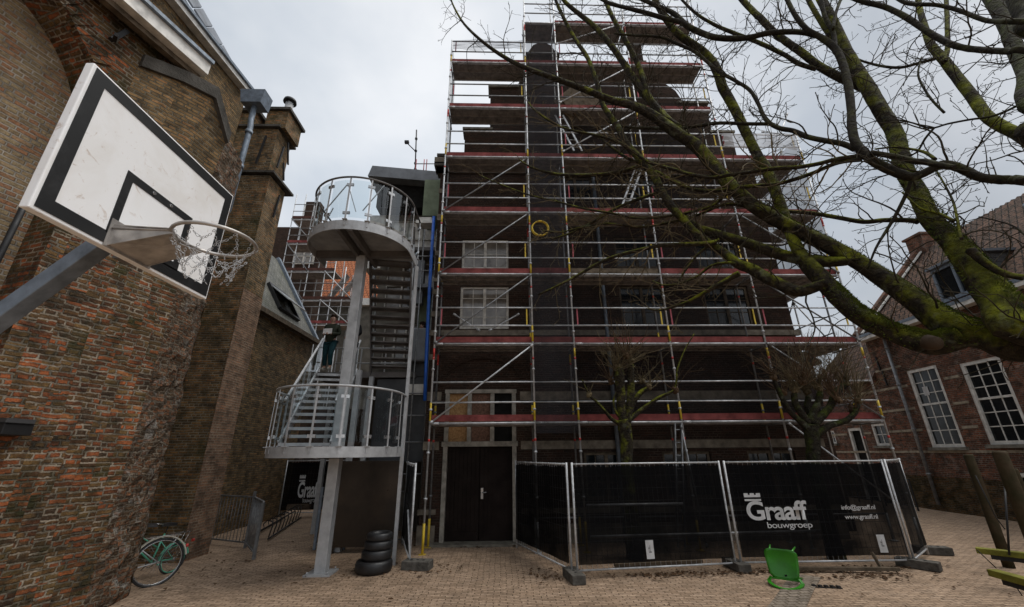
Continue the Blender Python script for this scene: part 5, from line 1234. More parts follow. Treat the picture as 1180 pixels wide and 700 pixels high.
# ================================================================== BICYCLES behind the church corner
def bicycle(base, ang, label, fm, guard, rad=.34, s=1.0, steer=0, grp='city bicycles parked by the church corner'):
    t = thing('bicycle', label, 'bicycle', base, grp); base = V(base)
    ax = V((math.cos(R(ang)), math.sin(R(ang)), 0)); sd_ = V((-ax.y,ax.x,0)); Z = V((0,0,1))
    P = lambda a, z, q=0: base + ax*a*s + Z*z*s + sd_*q*s
    def wheel(c, d):
        w_ = MB(); n = 36; w_.tube([c+d*rad*s*math.cos(2*math.pi*k/n)+Z*rad*s*math.sin(2*math.pi*k/n) for k in range(n)], .019*s, 8, closed=True); wo = w_.build('wheel', M['rubber'], t)
        w_ = MB(); w_.tube([c+d*(rad-.025)*s*math.cos(2*math.pi*k/n)+Z*(rad-.025)*s*math.sin(2*math.pi*k/n) for k in range(n)], .010*s, 6, closed=True); w_.build('rim', fm if guard == 'mint' else M['chrome'], wo)
        w_ = MB(); w_.tube([c-sd_*.04*s, c+sd_*.04*s], .022*s, 8)
        for k in range(18): a = 2*math.pi*k/18; w_.tube([c+sd_*(.02 if k%2 else -.02)*s, c+(d*math.cos(a)+Z*math.sin(a))*(rad-.03)*s], .0016*s, 4)
        w_.build('spokes', M['chrome'], wo)
        w_ = MB(); 
        for k in range(14):
            a0, a1 = R(-10+k*13), R(-10+(k+1)*13); rr = (rad+.04)*s
            for (aa,bb) in ((a0,a1),): 
                p, q = c+(d*math.cos(aa)+Z*math.sin(aa))*rr, c+(d*math.cos(bb)+Z*math.sin(bb))*rr; w_.bar(p, q, .05*s,.022*s, up=tuple((p-c).normalized()))
        w_.build('mudguard', fm if guard == 'mint' else M['cream'], wo)
    cr0, cf0 = P(0,rad), P(1.08,rad); wheel(cr0, ax); wheel(cf0, (ax*math.cos(steer)+sd_*math.sin(steer)))
    f = MB(); bb_, st, hd, hd2 = P(.46,.30), P(.32,.80), P(.86,.86), P(.90,.68)
    for a, b, r in ((bb_,st,.016),(bb_,hd2,.018),(P(.40,.55),hd,.014),(hd,hd2,.019),(cr0,bb_,.010),(cr0,P(.36,.66),.009),(hd2,cf0+sd_*.05*s,.011),(hd2,cf0-sd_*.05*s,.011)): f.tube([a,b], r*s, 8)
    f.build('frame', fm, t)
    f = MB(); f.tube([P(.31,.80),P(.29,.93)], .013*s, 8); f.prism([P(.14,.93,-.09),P(.16,.93,.09),P(.30,.945,.06),P(.44,.94,.015),P(.44,.94,-.015),P(.30,.945,-.06)], (0,0,.05)); f.build('saddle', M['rubber'], t)
    f = MB(); f.tube([hd, P(.83,1.02)], .013*s, 8); f.tube([P(.62,1.02,-.29),P(.76,1.05,-.24),P(.84,1.04,-.08),P(.84,1.03,0),P(.84,1.04,.08),P(.76,1.05,.24),P(.62,1.02,.29)], .011*s, 8); f.build('handlebar', M['chrome'], t)
    f = MB(); f.bar(P(-.25,.76,-.06),P(.28,.76,-.06),.012,.01); f.bar(P(-.25,.76,.06),P(.28,.76,.06),.012,.01); [f.bar(P(a,.76,-.06),P(a,.76,.06),.012,.01) for a in (-.24,-.1,.05,.2)]; f.tube([P(-.2,.75,.06),cr0+sd_*.06*s],.005,5); f.tube([P(-.2,.75,-.06),cr0-sd_*.06*s],.005,5); f.build('carrier', M['chrome'], t)
    f = MB(); f.tube([bb_-sd_*.02*s+(ax*math.cos(k*.35)+Z*math.sin(k*.35))*.09*s for k in range(18)], .006*s, 5, closed=True); f.tube([bb_-sd_*.05*s,bb_-sd_*.06*s+ax*.12*s-Z*.12*s],.009,6); f.tube([bb_+sd_*.05*s,bb_+sd_*.06*s-ax*.12*s+Z*.12*s],.009,6); f.build('crank', M['iron'], t)
    f = MB(); f.tube([P(-.36,.56),P(-.40,.56)],.03*s,10); f.build('rear_light', M['red'], t)
    return t
bicycle((-6.0,8.42,0), -128+180+180, 'cream guarded bicycle whose wheel shows past the church corner', M['steel'], 'cream', .36)
bicycle((-6.32,9.25,0), 60+180+15, 'mint green small bicycle parked behind the cream one', M['mint'], 'mint', .27, .9)

# ================================================================== PLAY POSTS at the right edge
pf = thing('play_frame', 'timber play posts with mossy yellow-green beams and hanging straps at right edge', 'play frame', (8.5, 7.5, 0))
M['post'] = plain('weathered_round_timber', (0.06,0.04,0.022), 0.8, var=0.55, scale=5, bump=0.012, c2=(0.030,0.028,0.013), bscale=14)
M['beam'] = plain('mossy_yellow_beam', (0.24,0.23,0.04), 0.75, var=0.5, scale=5, bump=0.006)
def tpost(x, y, h, r):
    o = MB(); o.tube([(x,y,0),(x,y,h*.3),(x,y,h*.7),(x,y,h-.03),(x,y,h)], [r*.86,r*.84,r*.82,r*.80,r*.66], 18)
    o.build('post', M['post'], pf)
a = at(1163,654,z=0); tpost(a.x, a.y, 2.0, .10)
b = at(1151,520,y=6.2); tpost(b.x, b.y, 2.07, .105)
c = at(1170,546,y=7.3); tpost(c.x, c.y, 1.78, .07)
for (p0_, p1_, zz) in (((1125,634),(1178,640),.50),((1144,660),(1195,674),.48)):
    a, b = at(*p0_, z=zz), at(*p1_, z=zz); d_ = (b-a).normalized(); o = MB(); o.bar(a, b+d_*1.2, .14,.085); bm_ = o.build('beam', M['beam'], pf, bevel=.008)
    o = MB(); o.bar(a+d_*.15-V((0,0,.075)), b+d_*1.2-V((0,0,.075)), .10,.06); o.build('under_beam', M['iron'], pf)
for (pp, r) in (([(1124,548),(1148,597),(1158,610)],.008),([(1126,634),(1148,655)],.008),([(1168,672),(1180,690)],.008),([(1158,560),(1163,640)],.014)):
    o = MB(); o.tube([at(*q, y=7.2) for q in pp], r, 6); o.build('strap', M['iron'], pf)

# ================================================================== PEOPLE
def skin_obj(name, pts, edges, mat, parent, lv=2, root=0):
    off = V((0,0,0)); r = parent
    while r is not None: off = off + r.location; r = r.parent
    me = bpy.data.meshes.new(name); me.from_pydata([tuple(V(p[:3])-off) for p in pts], edges, []); me.update()
    o = bpy.data.objects.new(name, me); C.objects.link(o); o.parent = parent; me.materials.append(mat)
    o.modifiers.new('skin','SKIN').use_smooth_shade = True
    lay = me.skin_vertices[0].data if me.skin_vertices else None
    if lay is None:
        bm = bmesh.new(); bm.from_mesh(me); bm.verts.layers.skin.verify(); bm.to_mesh(me); bm.free(); lay = me.skin_vertices[0].data
    for i, p in enumerate(pts):
        rr = p[3]; lay[i].radius = rr if isinstance(rr, tuple) else (rr, rr); lay[i].use_root = (i == root)
    sb = o.modifiers.new('sub','SUBSURF'); sb.levels = lv; sb.render_levels = lv
    return o
def person(base, face, H, label, coat, trous, hairm, shoe, paper=False, step=0.0, armL=None, armR=None, grp='people on the fire escape'):
    t = thing('person', label, 'person', base, grp); base = V(base); k = H/1.75
    f = V((math.cos(R(face)), math.sin(R(face)), 0)); l = V((-f.y, f.x, 0))
    P = lambda x, y, z: tuple(base + (f*x + l*y + V((0,0,z)))*k)
    q = lambda x, y, z, r: (*P(x,y,z), r*k if not isinstance(r, tuple) else (r[0]*k, r[1]*k))
    hl = armL or (.26,.10,1.06); hr = armR or (.26,-.10,1.04)
    pts = [q(0,0,.95,.13), q(0,0,1.12,.125), q(0,0,1.32,.14), q(0,0,1.45,.09), q(.01,0,1.53,.055), q(.03,0,1.60,.085), q(.035,0,1.68,.092), q(.03,0,1.74,.06),
           q(.0,.19,1.42,.055), q(-.03,.25,1.17,.045), q(*hl,.03), q(.0,-.19,1.42,.055), q(-.03,-.25,1.17,.045), q(*hr,.03),
           q(.01,.10,.86,.085), q(.05+step,.11,.48,.058), q(step*.3,.11,.09,.042), q(.15+step*.3,.12,.04,.038), q(.01,-.10,.86,.085), q(.05-step*.2,-.11,.48,.058), q(-.02-step*.6,-.11,.09,.042), q(.13-step*.6,-.12,.04,.038)]
    ed = [(0,1),(1,2),(2,3),(3,4),(4,5),(5,6),(6,7),(2,8),(8,9),(9,10),(2,11),(11,12),(12,13),(0,14),(14,15),(15,16),(16,17),(0,18),(18,19),(19,20),(20,21)]
    body = skin_obj('body', pts, ed, M['skin'], t)
    g = .022
    cp_ = [q(0,0,.80,.17), q(0,0,1.10,.16), q(0,0,1.32,.165), q(0,0,1.46,.10), q(0,.19,1.42,.075), q(-.03,.25,1.17,.062), q(*[a*.88+b*.12 for a,b in zip(hl,(-.03,.25,1.17))],.047), q(0,-.19,1.42,.075), q(-.03,-.25,1.17,.062), q(*[a*.88+b*.12 for a,b in zip(hr,(-.03,-.25,1.17))],.047)]
    skin_obj('coat', cp_, [(0,1),(1,2),(2,3),(2,4),(4,5),(5,6),(2,7),(7,8),(8,9)], coat, body)
    tp = [q(0,0,1.0,.15), q(.01,.10,.82,.125), q(.05+step,.11,.48,.08), q(step*.3,.11,.13,.066), q(.01,-.10,.82,.125), q(.05-step*.2,-.11,.48,.08), q(-.02-step*.6,-.11,.13,.066)]
    skin_obj('trousers', tp, [(0,1),(1,2),(2,3),(0,4),(4,5),(5,6)], trous, body)
    for (fx, fy) in ((step*.3,.11),(-.02-step*.6,-.11)):
        skin_obj('shoe', [q(fx-.03,fy,.06,.052), q(fx+.08,fy,.045,.048), q(fx+.17,fy,.035,.035)], [(0,1),(1,2)], shoe, body)
    hp = [q(-.035,0,1.60,.075), q(-.02,0,1.69,.118), q(.025,0,1.76,.112), q(.10,0,1.755,.07), q(.13,0,1.73,.035)]
    skin_obj('hair', hp, [(0,1),(1,2),(2,3),(3,4)], hairm, body)
    for s in (-1,1):
        o = MB(); c_ = V(P(.118,s*.033,1.665)); o.tube([c_-f*.01*k, c_+f*.004*k], .010*k*.7, 8); o.build('eye', M['iron'], body)
        skin_obj('ear', [q(.02,s*.09,1.68,.018), q(.015,s*.10,1.65,.014)], [(0,1)], M['skin'], body, 1)
    skin_obj('nose', [q(.115,0,1.66,.012), q(.135,0,1.635,.014)], [(0,1)], M['skin'], body, 1)
    o = MB(); o.bar(P(.118,-.025,1.60), P(.118,.025,1.60), .006*k,.008*k); o.build('mouth', M['pink'], body)
    for hnd, s in ((hl,1),(hr,-1)):     # fingers, curled, and a thumb
        e0 = V((*hnd,)); dirv = (V(hnd)-V((-.03,s*.25,1.17))).normalized()
        for j in range(4):
            o_ = (j-1.5)*.019; L_ = (.06,.072,.068,.052)[j]
            a = e0+dirv*.03+V((0,0,-o_)); b = a+dirv*L_*.6; c_ = b+dirv*L_*.3+V((0,-s*L_*.45,0))
            skin_obj('finger', [q(*a,.010),q(*b,.009),q(*c_,.008)], [(0,1),(1,2)], M['skin'], body, 1)
        a = e0+V((0,-s*.01,.03)); skin_obj('thumb', [q(*a,.012),q(*(a+dirv*.03+V((0,-s*.02,.02))),.010),q(*(a+dirv*.055+V((0,-s*.025,.015))),.009)], [(0,1),(1,2)], M['skin'], body, 1)
    return t, P
M['coat_olive'] = plain('dark_olive_jacket', (0.035,0.04,0.028), .85, var=.3); M['coat_black'] = plain('black_jacket', (0.014,0.014,0.016), .8, var=.3)
M['teal'] = plain('teal_trousers', (0.012,0.045,0.055), .85, var=.3); M['navy'] = plain('dark_trousers', (0.012,0.013,0.018), .85, var=.3)
M['hair'] = plain('dark_brown_hair', (0.03,0.016,0.010), .7, var=.3, bump=.01, bscale=60); M['hairb'] = plain('black_hair', (0.008,0.008,0.009), .6, var=.3)
M['shoe_pale'] = plain('pale_trainers', (0.45,0.42,0.36), .6, var=.2); M['shoe_dark'] = plain('dark_shoes', (0.02,0.02,0.02), .5, var=.2); M['paper'] = plain('white_paper', (0.75,0.75,0.75), .8, var=.03)
b1 = at(376,427,z=4.37)
b1 = V((b1.x, b1.y, 4.37))
pt1, Pp = person(b1, -88, 1.62, 'person in dark olive jacket and teal trousers holding a white paper at the stair top', M['coat_olive'], M['teal'], M['hair'], M['shoe_pale'], step=.12, armL=(.30,.05,1.10), armR=(.30,-.13,1.08))
o = MB(); a = V(Pp(.36,.14,1.08)); b = V(Pp(.36,-.13,1.06)); u = V(Pp(.37,.14,1.25))-a; o.prism([a,b,b+u,a+u], (0,-.003,.001)); tag(o.build('paper_sheet', M['paper']), 'white sheet of paper held by the person in the olive jacket', 'paper')
b2 = at(399,424,z=4.37)
pt2, _ = person((b2.x-.02, b2.y+.35, 4.37), -120, 1.58, 'person in black clothes half hidden behind the grey stair column', M['coat_black'], M['navy'], M['hairb'], M['shoe_dark'], step=.05, armL=(.22,.16,1.0), armR=(.25,-.10,1.02))
h3 = at(488,377,y=12.38)
pt3, _ = person((h3.x, 12.38, h3.z-1.60), 200, 1.70, 'person with brown hair peeping out above the grey duct box by the blue pipe', M['coat_black'], M['navy'], M['hair'], M['shoe_dark'])
o = MB(); o.box((-2.72,12.1,h3.z-1.75),(-2.06,12.65,h3.z-1.605)); o.box((-2.72,12.06,h3.z-1.6),(-2.06,12.1,h3.z-.75)); o.build('parapet', M['panel_dark'], re_)

# ================================================================== TREES
def bark(name, c1, c2, moss, up=0.35, bs=18, bump=.02, lich=.25):
    m, nt, b = newmat(name); g = G(nt); co = g.n('ShaderNodeTexCoord').outputs['Object']
    n1 = g.noise(co, 3.5, 5, .65); n2 = g.noise(co, bs, 4, .65, .5); n3 = g.noise(co, 9, 4, .6)
    geo = g.n('ShaderNodeNewGeometry'); sp = g.n('ShaderNodeSeparateXYZ'); g.put(sp.inputs[0], geo.outputs['Normal'])
    c = g.mix(g.rng(n2.outputs['Fac'], .35, .65), c1, c2)
    mk = g.m('ADD', g.m('MULTIPLY', sp.outputs[2], up), g.rng(n1.outputs['Fac'], .35, .65, -.45, .60), clamp=True)
    mo = g.mix(g.rng(n3.outputs['Fac'], .35, .7), moss, tuple(x*.35 for x in moss))
    c = g.mix(mk, c, mo)
    c = g.mix(g.rng(g.noise(co, 6, 3, .5).outputs['Fac'], .62, .68, 0, lich), c, (.20,.22,.15))
    nt.links.new(c, b.inputs['Base Color']); b.inputs['Roughness'].default_value = .9; b.inputs['Specular IOR Level'].default_value = .2
    nt.links.new(g.bump(g.m('ADD', n2.outputs['Fac'], g.m('MULTIPLY', n3.outputs['Fac'], .7)), bump), b.inputs['Normal'])
    return m
M['bark'] = bark('mossy_bark', (.040,.031,.018), (.008,.006,.004), (.24,.26,.012), up=.75, bump=.045)
M['bark_heavy'] = bark('thick_moss_bark', (.035,.028,.018), (.012,.01,.006), (.075,.10,.009), up=.5, bump=.06)
M['bark_dark'] = bark('dark_branch_bark', (.028,.023,.015), (.010,.008,.006), (.06,.062,.012), up=.3)
M['twig'] = plain('twig_bark', (.055,.045,.028), .85, var=.5, scale=8)
M['twig_pale'] = plain('pale_twig_bark', (.16,.125,.07), .85, var=.5, scale=5)
M['twig_red'] = plain('reddish_twig_bark', (.12,.075,.042), .85, var=.5, scale=5)

def smooth(pts, rs, sub=3):
    """Catmull-Rom through the traced nodes"""
    out, ro = [], []
    n = len(pts)
    for i in range(n-1):
        p0, p1, p2, p3 = pts[max(i-1,0)], pts[i], pts[i+1], pts[min(i+2,n-1)]
        for k in range(sub):
            t = k/sub; t2, t3 = t*t, t*t*t
            out.append(.5*((2*p1)+(p2-p0)*t+(2*p0-5*p1+4*p2-p3)*t2+(3*p1-p0-3*p2+p3)*t3)); ro.append(rs[i]*(1-t)+rs[i+1]*t)
    out.append(pts[-1]); ro.append(rs[-1]); return out, ro
tr = random.Random(11)
def offax(p): return .80*(V(p)-V((0,0,CAM_H))).normalized().dot(_FW)
def rough_tube(mb, pts, rs, n=14, amp=.10):
    m = len(pts); vs = []; ref = None; ph = [tr.uniform(0,6.28) for _ in range(4)]
    for i, p in enumerate(pts):
        d = (pts[min(i+1,m-1)]-pts[max(i-1,0)]).normalized()
        if ref is None: ref = V((0,0,1)) if abs(d.z) < .9 else V((1,0,0))
        a = (ref-d*ref.dot(d)).normalized(); b = d.cross(a); ref = a
        for k in range(n):
            t = 2*math.pi*k/n
            w_ = 1+amp*(.6*math.sin(3*t+ph[0]+i*.35)+.4*math.sin(5*t+ph[1]-i*.6))+tr.uniform(-.5,.5)*amp
            vs.append(p+(a*math.cos(t)+b*math.sin(t))*rs[i]*w_)
    mb.add(vs, [(i*n+k, i*n+(k+1)%n, (i+1)*n+(k+1)%n, (i+1)*n+k) for i in range(m-1) for k in range(n)], True)
    o = len(mb.v)-m*n; mb.f.append([o+k for k in range(n)][::-1]); mb.sm.append(False); mb.f.append([o+(m-1)*n+k for k in range(n)]); mb.sm.append(False)
def rdir(d, spread, rr):
    v = V((rr.gauss(0,1), rr.gauss(0,1), rr.gauss(0,1))); v = (v-d*v.dot(d)).normalized(); return (d+v*spread).normalized()
def twig(mb, p, d, L_, r, rr, depth=0, up=.25):
    seg = max(4, int(L_/.055)); pts = [p]; rs = [r]; q = p.copy(); dd_ = d.copy(); kids = []
    curl = V((rr.gauss(0,1),rr.gauss(0,1),rr.gauss(0,1)+up))*.05
    for i in range(seg):
        dd_ = (dd_+curl+V((rr.gauss(0,1),rr.gauss(0,1),rr.gauss(0,1)))*.13).normalized(); q = q+dd_*L_/seg
        pts.append(q.copy()); rs.append(max(.0026, r*(1-.62*(i+1)/seg)))
        if depth < 2 and i > 0 and rr.random() < (.42 if depth == 0 else .30): kids.append((q.copy(), dd_.copy(), i/seg, rs[-1]))
    rs[-1] *= 1.5       # bud
    mb.tube(pts, rs, 5 if r > .005 else 4, cap=False)
    for (kp, kd, t, kr) in kids:
        l2 = L_*rr.uniform(.18,.5)*(1-.4*t)
        if l2 > .03: twig(mb, kp, rdir(kd, rr.uniform(.7,1.5), rr), l2, max(.0030,kr*.75), rr, depth+1, up)

tree = thing('plane_tree', 'big bare mossy tree reaching in from the right edge over the courtyard', 'tree', (6.3, 2.4, 0))
T0 = V((6.3, 2.4, 0))
def limb(nodes, ya, yb, mat='bark', dens=3.0, tl=(.25,.8), n=12, start=None, sub=4, tmat='twig', amp=.10, tr_from=0.0, up=.25, thick=1.0):
    """nodes: (photo x, photo y, radius in photo px); the limb recedes from depth ya to yb"""
    P = []; Rr = []
    m = len(nodes)
    ln = [0]
    for a, b in zip(nodes, nodes[1:]): ln.append(ln[-1]+math.hypot(a[0]-b[0], a[1]-b[1]))
    for (x, y, r), l in zip(nodes, ln):
        p = at(x, y, y=ya+(yb-ya)*l/ln[-1]); P.append(p); Rr.append(r*mpp(p)*offax(p)*thick)
    if start is not None: P = [V(q[:3]) for q in start]+P; Rr = [q[3] for q in start]+Rr
    pts, rs = smooth(P, Rr, sub)
    mb = MB(); 
    if len(pts) > 2 and max(rs) > .012: rough_tube(mb, pts, rs, n if max(rs) > .03 else 8, amp if max(rs) > .03 else .05)
    else: mb.tube(pts, rs, 6)
    lo = mb.build('limb', M[mat], tree)
    tw = MB(); L_ = 0; acc = 0
    tot = sum((b-a).length for a, b in zip(pts, pts[1:]))
    for i in range(1, len(pts)):
        sg = (pts[i]-pts[i-1]).length; L_ += sg; acc += sg*dens*2.8
        while acc > 1:
            acc -= 1
            if L_/tot < tr_from or not (-250 < 0 < 9999): continue
            d = (pts[i]-pts[i-1]).normalized(); p = pts[i-1].lerp(pts[i], tr.random())
            nd = rdir(d, tr.uniform(.6,1.8), tr); l2 = tr.uniform(*tl)*(1.25-.3*L_/tot)*1.25
            twig(tw, p+nd*rs[i]*.5, nd, l2, min(.0105, max(.0045, l2*.013)), tr, 0, up)
    if tw.v: tw.build('twigs', M[tmat], lo, fix=False)['kind'] = 'stuff'
    return lo
# trunk outside the frame and the big boughs that leave it
o = MB(); pts, rs = smooth([V((6.3,2.4,-.05)),V((6.32,2.38,.6)),V((6.25,2.45,1.6)),V((6.05,2.55,2.4)),V((5.6,2.75,3.0))], [.46,.40,.37,.35,.32], 5); rough_tube(o, pts, rs, 18, .07); o.build('trunk', M['bark_heavy'], tree)
ST = [(5.75,2.65,2.8,.30),(5.0,2.95,2.95,.27)]
limb([(1185,402,35),(1140,388,33),(1100,378,30),(1062,352,22),(1020,323,17),(985,300,14),(952,282,13),(913,263,12),(871,239,11),(840,213,11),(819,187,10.5),(802,168,10),(778,152,9),(752,133,8),(728,122,6.5),(703,115,5.5),(673,103,5),(632,88,4.2),(602,77,3.6),(581,66,3.2),(557,49,2.6),(535,28,2),(523,8,1.6),(518,-6,1)], 3.2, 6.2, 'bark', 2.0, (.2,.7), 18, ST, amp=.07)
limb([(1105,388,25),(1076,397,23),(1050,392,20),(1027,382,18),(1000,370,17),(984,359,17),(968,345,16),(955,331,15.5),(942,316,15),(930,303,13),(920,290,10),(912,272,9),(904,249,9),(895,225,9),(885,199,9),(873,180,8),(861,156,8),(850,132,8),(840,114,8),(832,100,8),(826,81,8),(814,63,7),(798,51,7),(781,39,6),(767,22,5.5),(757,5,5),(752,-8,5)], 3.5, 5.6, 'bark', 1.8, (.2,.7), 16, None, amp=.07)
limb([(952,326,8),(936,332,9.5),(918,336,10),(892,325,10),(866,310,8.5),(850,304,8),(836,293,7),(815,279,6),(799,266,5.5),(787,252,6),(775,240,6),(763,222,6),(752,200,6.5),(740,186,6),(722,166,5.5),(712,147,5),(702,133,4.5),(694,119,4),(688,96,4),(677,67,3.6),(663,46,3.2),(650,22,3),(638,-5,2.5)], 4.02, 6.4, 'bark', 2.4, (.2,.7))
limb([(992,300,6),(975,301,8.5),(958,302,10),(941,301,10),(912,297,9.5),(883,288,9),(857,279,8),(840,274,7.5),(826,270,7),(802,262,6.5),(788,251,6)], 3.98, 5.1, 'bark', 1.6, (.15,.5))
limb([(798,166,7),(784,150,7),(768,138,7),(752,120,6.5),(738,103,6),(724,81,5.5),(714,66,5),(703,51,5),(688,34,4.5),(673,21,4),(655,6,3.5),(645,-5,3)], 5.3, 6.3, 'bark', 2.4, (.2,.7))
limb([(770,142,4.5),(748,112,5),(741,90,4.5),(732,68,4.3),(720,45,4),(708,24,4),(699,5,3.6),(696,-6,3.5)], 5.4, 6.2, 'bark', 2.0, (.2,.6))
limb([(1182,382,36),(1150,345,32),(1125,312,28),(1108,290,25),(1092,273,20),(1074,254,17),(1062,232,16),(1055,218,15.5),(1045,203,15),(1037,178,15),(1031,152,14),(1014,126,13.5),(1000,102,13),(988,82,11.5),(978,64,10.5),(968,42,9.5),(958,22,9),(945,-2,8)], 3.0, 4.6, 'bark', 1.6, (.2,.6), 18, [(5.7,2.7,2.9,.28),(5.1,2.85,3.1,.26)], amp=.07)
limb([(975,62,5),(962,48,5),(948,28,5),(936,8,4.5),(928,-6,4)], 4.5, 4.8, 'bark', 1.5, (.2,.5))
limb([(1004,108,8),(988,98,8),(969,90,8),(943,76,7),(924,61,6.8),(907,49,6.5),(893,38,6.2),(879,24,6),(866,12,5.5),(850,-6,5)], 4.3, 5.2, 'bark', 1.8, (.2,.6))
limb([(940,80,4),(920,73,4.2),(903,63,4),(873,49,3.8),(842,37,3.5),(822,28,3),(800,14,2.5),(780,-6,2)], 4.6, 5.5, 'bark', 2.5, (.2,.6))
limb([(1190,165,13),(1172,154,13),(1156,147,12),(1137,134,11.5),(1121,112,11),(1102,88,10),(1086,68,9),(1073,52,8),(1066,32,6.5),(1060,12,5.5),(1057,-6,5)], 3.4, 4.6, 'bark', 1.8, (.2,.6), 14, [(6.1,2.4,2.6,.25),(5.8,2.6,4.3,.18),(5.2,3.0,5.0,.11)], amp=.07)
limb([(1088,72,5),(1092,56,5),(1092,38,4.5),(1091,18,4.5),(1090,-6,4)], 4.1, 4.5, 'bark', 1.2, (.2,.5))
limb([(1078,68,3.5),(1062,72,3.2),(1038,78,3),(1014,76,2.6),(990,69,2),(980,60,1.5)], 4.2, 4.7, 'bark_dark', 4, (.2,.5))
limb([(1200,132,15),(1182,85,15),(1168,50,15),(1157,24,15),(1143,0,14),(1136,-12,14)], 2.9, 3.8, 'bark_heavy', 1.2, (.2,.5), 14, [(6.15,2.3,2.8,.24),(5.9,2.3,4.6,.17)])
limb([(1200,40,16),(1185,18,20),(1172,-8,22)], 2.7, 2.9, 'bark_dark', 0, start=[(6.0,2.1,4.8,.2)])
# dark nearer boughs across the sky
limb([(1192,210,11),(1165,208,10.5),(1149,207,10),(1128,204,9.5),(1106,194,9),(1090,190,9),(1078,193,8.5),(1066,199,8),(1052,204,8.5),(1040,202,9),(1028,197,9),(1007,186,8.5),(994,175,8),(985,163,8),(982,146,7.5),(981,128,7.2),(978,102,7.2),(972,77,7),(962,56,6.5),(945,43,5.5),(930,34,5),(916,17,4.3),(904,-6,4)], 2.8, 4.2, 'bark_dark', 2.0, (.2,.6), 14, [(6.0,2.3,2.8,.22),(5.4,2.5,3.8,.13)])
limb([(962,56,4.5),(960,38,4.2),(950,18,4),(946,-6,4)], 4.1, 4.3, 'bark_dark', 2, (.15,.4)); limb([(960,34,3),(963,16,3),(971,-6,3)], 4.1, 4.3, 'bark_dark', 2, (.15,.4))
limb([(948,44,5),(940,41,5),(924,37.5,5),(903,37,5),(883,39,5),(863,43.5,5),(842,44.5,5.3),(822,43,5.3),(810,39,5.3),(792,30,5),(777,16,4.3),(757,7,4),(741,0,3.5),(725,-8,3)], 4.1, 5.6, 'bark_dark', 2.2, (.2,.7))
limb([(800,34,3.5),(785,26,4),(769,22,4),(741,14,3.8),(712,7,3.2),(700,3,3),(680,-8,2.5)], 5.0, 5.7, 'bark_dark', 2.6, (.2,.6))
limb([(1100,193,5),(1080,190,6.5),(1067,187,6.5),(1054,186,6),(1033,181,5.5),(1004,176,5)], 2.9, 3.4, 'bark_dark', 2.0, (.2,.5))
limb([(1078,184,3.5),(1066,176,3),(1050,172,2.5),(1030,170,2),(1008,172,1.6)], 3.1, 3.5, 'bark', 2.5, (.1,.3))
limb([(985,172,5.5),(971,166,5.2),(949,162,4.8),(930,158,4.5),(914,151,4.3),(899,148,4),(888,143,3.8),(880,134,3.4),(874,120,3.2),(864,104,3.1),(845,92,3),(826,81,3),(802,61,2.8),(781,51,2.6),(761,43,2.3),(730,41,2),(708,39,1.5)], 3.7, 5.8, 'bark_dark', 3.0, (.2,.6))
limb([(888,143,3.2),(861,143,3.2),(830,142,3),(807,145,2.8),(778,149,2.6),(747,148,2.4),(724,147,2),(700,141,1.4)], 4.5, 5.8, 'bark_dark', 3.2, (.2,.6))
limb([(992,180,5),(975,182,4.5),(962,184,4.2),(943,189,4),(919,193,4),(900,194,3.8),(880,196,3.5),(861,199,3.4),(840,202,3.3),(819,205,3),(795,201,2.9),(778,196,2.8),(747,187,2.7),(731,175,2.6),(712,164,2.4),(690,157,2.2),(661,151,1.9),(641,144,1.7),(617,128,1.4),(609,118,1)], 3.5, 6.0, 'bark', 3.2, (.2,.6), tmat='twig_pale')
limb([(992,184,4.5),(975,186,4),(962,189,4),(945,196,3.8),(936,200,3.8),(912,208,3.6),(890,213,3.5),(854,216,3.4),(830,220,3.2),(810,220,3),(790,216,3),(765,203,2.8),(743,191,2.6),(722,182,2.4),(702,168,2),(690,157,1.4)], 3.5, 5.9, 'bark', 3.2, (.2,.6), tmat='twig_pale')
limb([(745,188,3),(733,193,3),(712,199,2.8),(682,202,2.6),(651,202,2.3),(631,199,1.9),(612,193,1.4),(598,184,1)], 5.6, 6.3, 'bark', 4, (.2,.5), tmat='twig_pale')
limb([(1058,256,5.5),(1047,254,5),(1019,254,4.5),(995,256,4.3),(966,251,4),(936,246,3.5),(909,244,3),(880,240,2.4),(862,235,2)], 3.7, 4.8, 'bark', 3.0, (.2,.6))
limb([(1180,320,7),(1166,318,6.5),(1151,313,7),(1134,302,8),(1118,288,9)], 3.0, 3.2, 'bark', 2.0, (.2,.5))
limb([(826,279,4),(815,281,4),(793,282,3.4),(762,283,3),(738,288,2.8),(711,295,2.5),(691,303,2.3),(667,317,2),(644,329,1.6),(620,340,1.1)], 4.6, 5.8, 'bark', 2.8, (.15,.5), tmat='twig_pale')
limb([(852,315,5),(846,318,4.6),(836,324,4),(813,337,3.2),(793,348,2.6),(779,353,2),(760,358,1.4),(745,356,1)], 4.4, 5.2, 'bark', 4.5, (.15,.45), tmat='twig_pale')
limb([(848,305,3),(838,303,2.6),(819,307,2.3),(803,319,2),(783,327,1.7),(765,329,1.3),(752,324,1)], 4.5, 5.3, 'bark', 4, (.1,.4), tmat='twig_pale')
limb([(829,276,2.4),(815,285,2.2),(803,295,2),(789,313,1.8),(780,329,1.5),(777,343,1.1)], 4.6, 5.1, 'bark', 4, (.1,.35), tmat='twig_pale')
limb([(862,238,3.2),(846,236,2.8),(830,237,2.6),(814,244,2.4),(795,251,2.2),(765,258,2),(736,262,1.8),(700,258,1.6),(672,262,1.4),(645,268,1.2),(625,266,1)], 4.7, 6.0, 'bark', 4.2, (.15,.5), tmat='twig_pale')
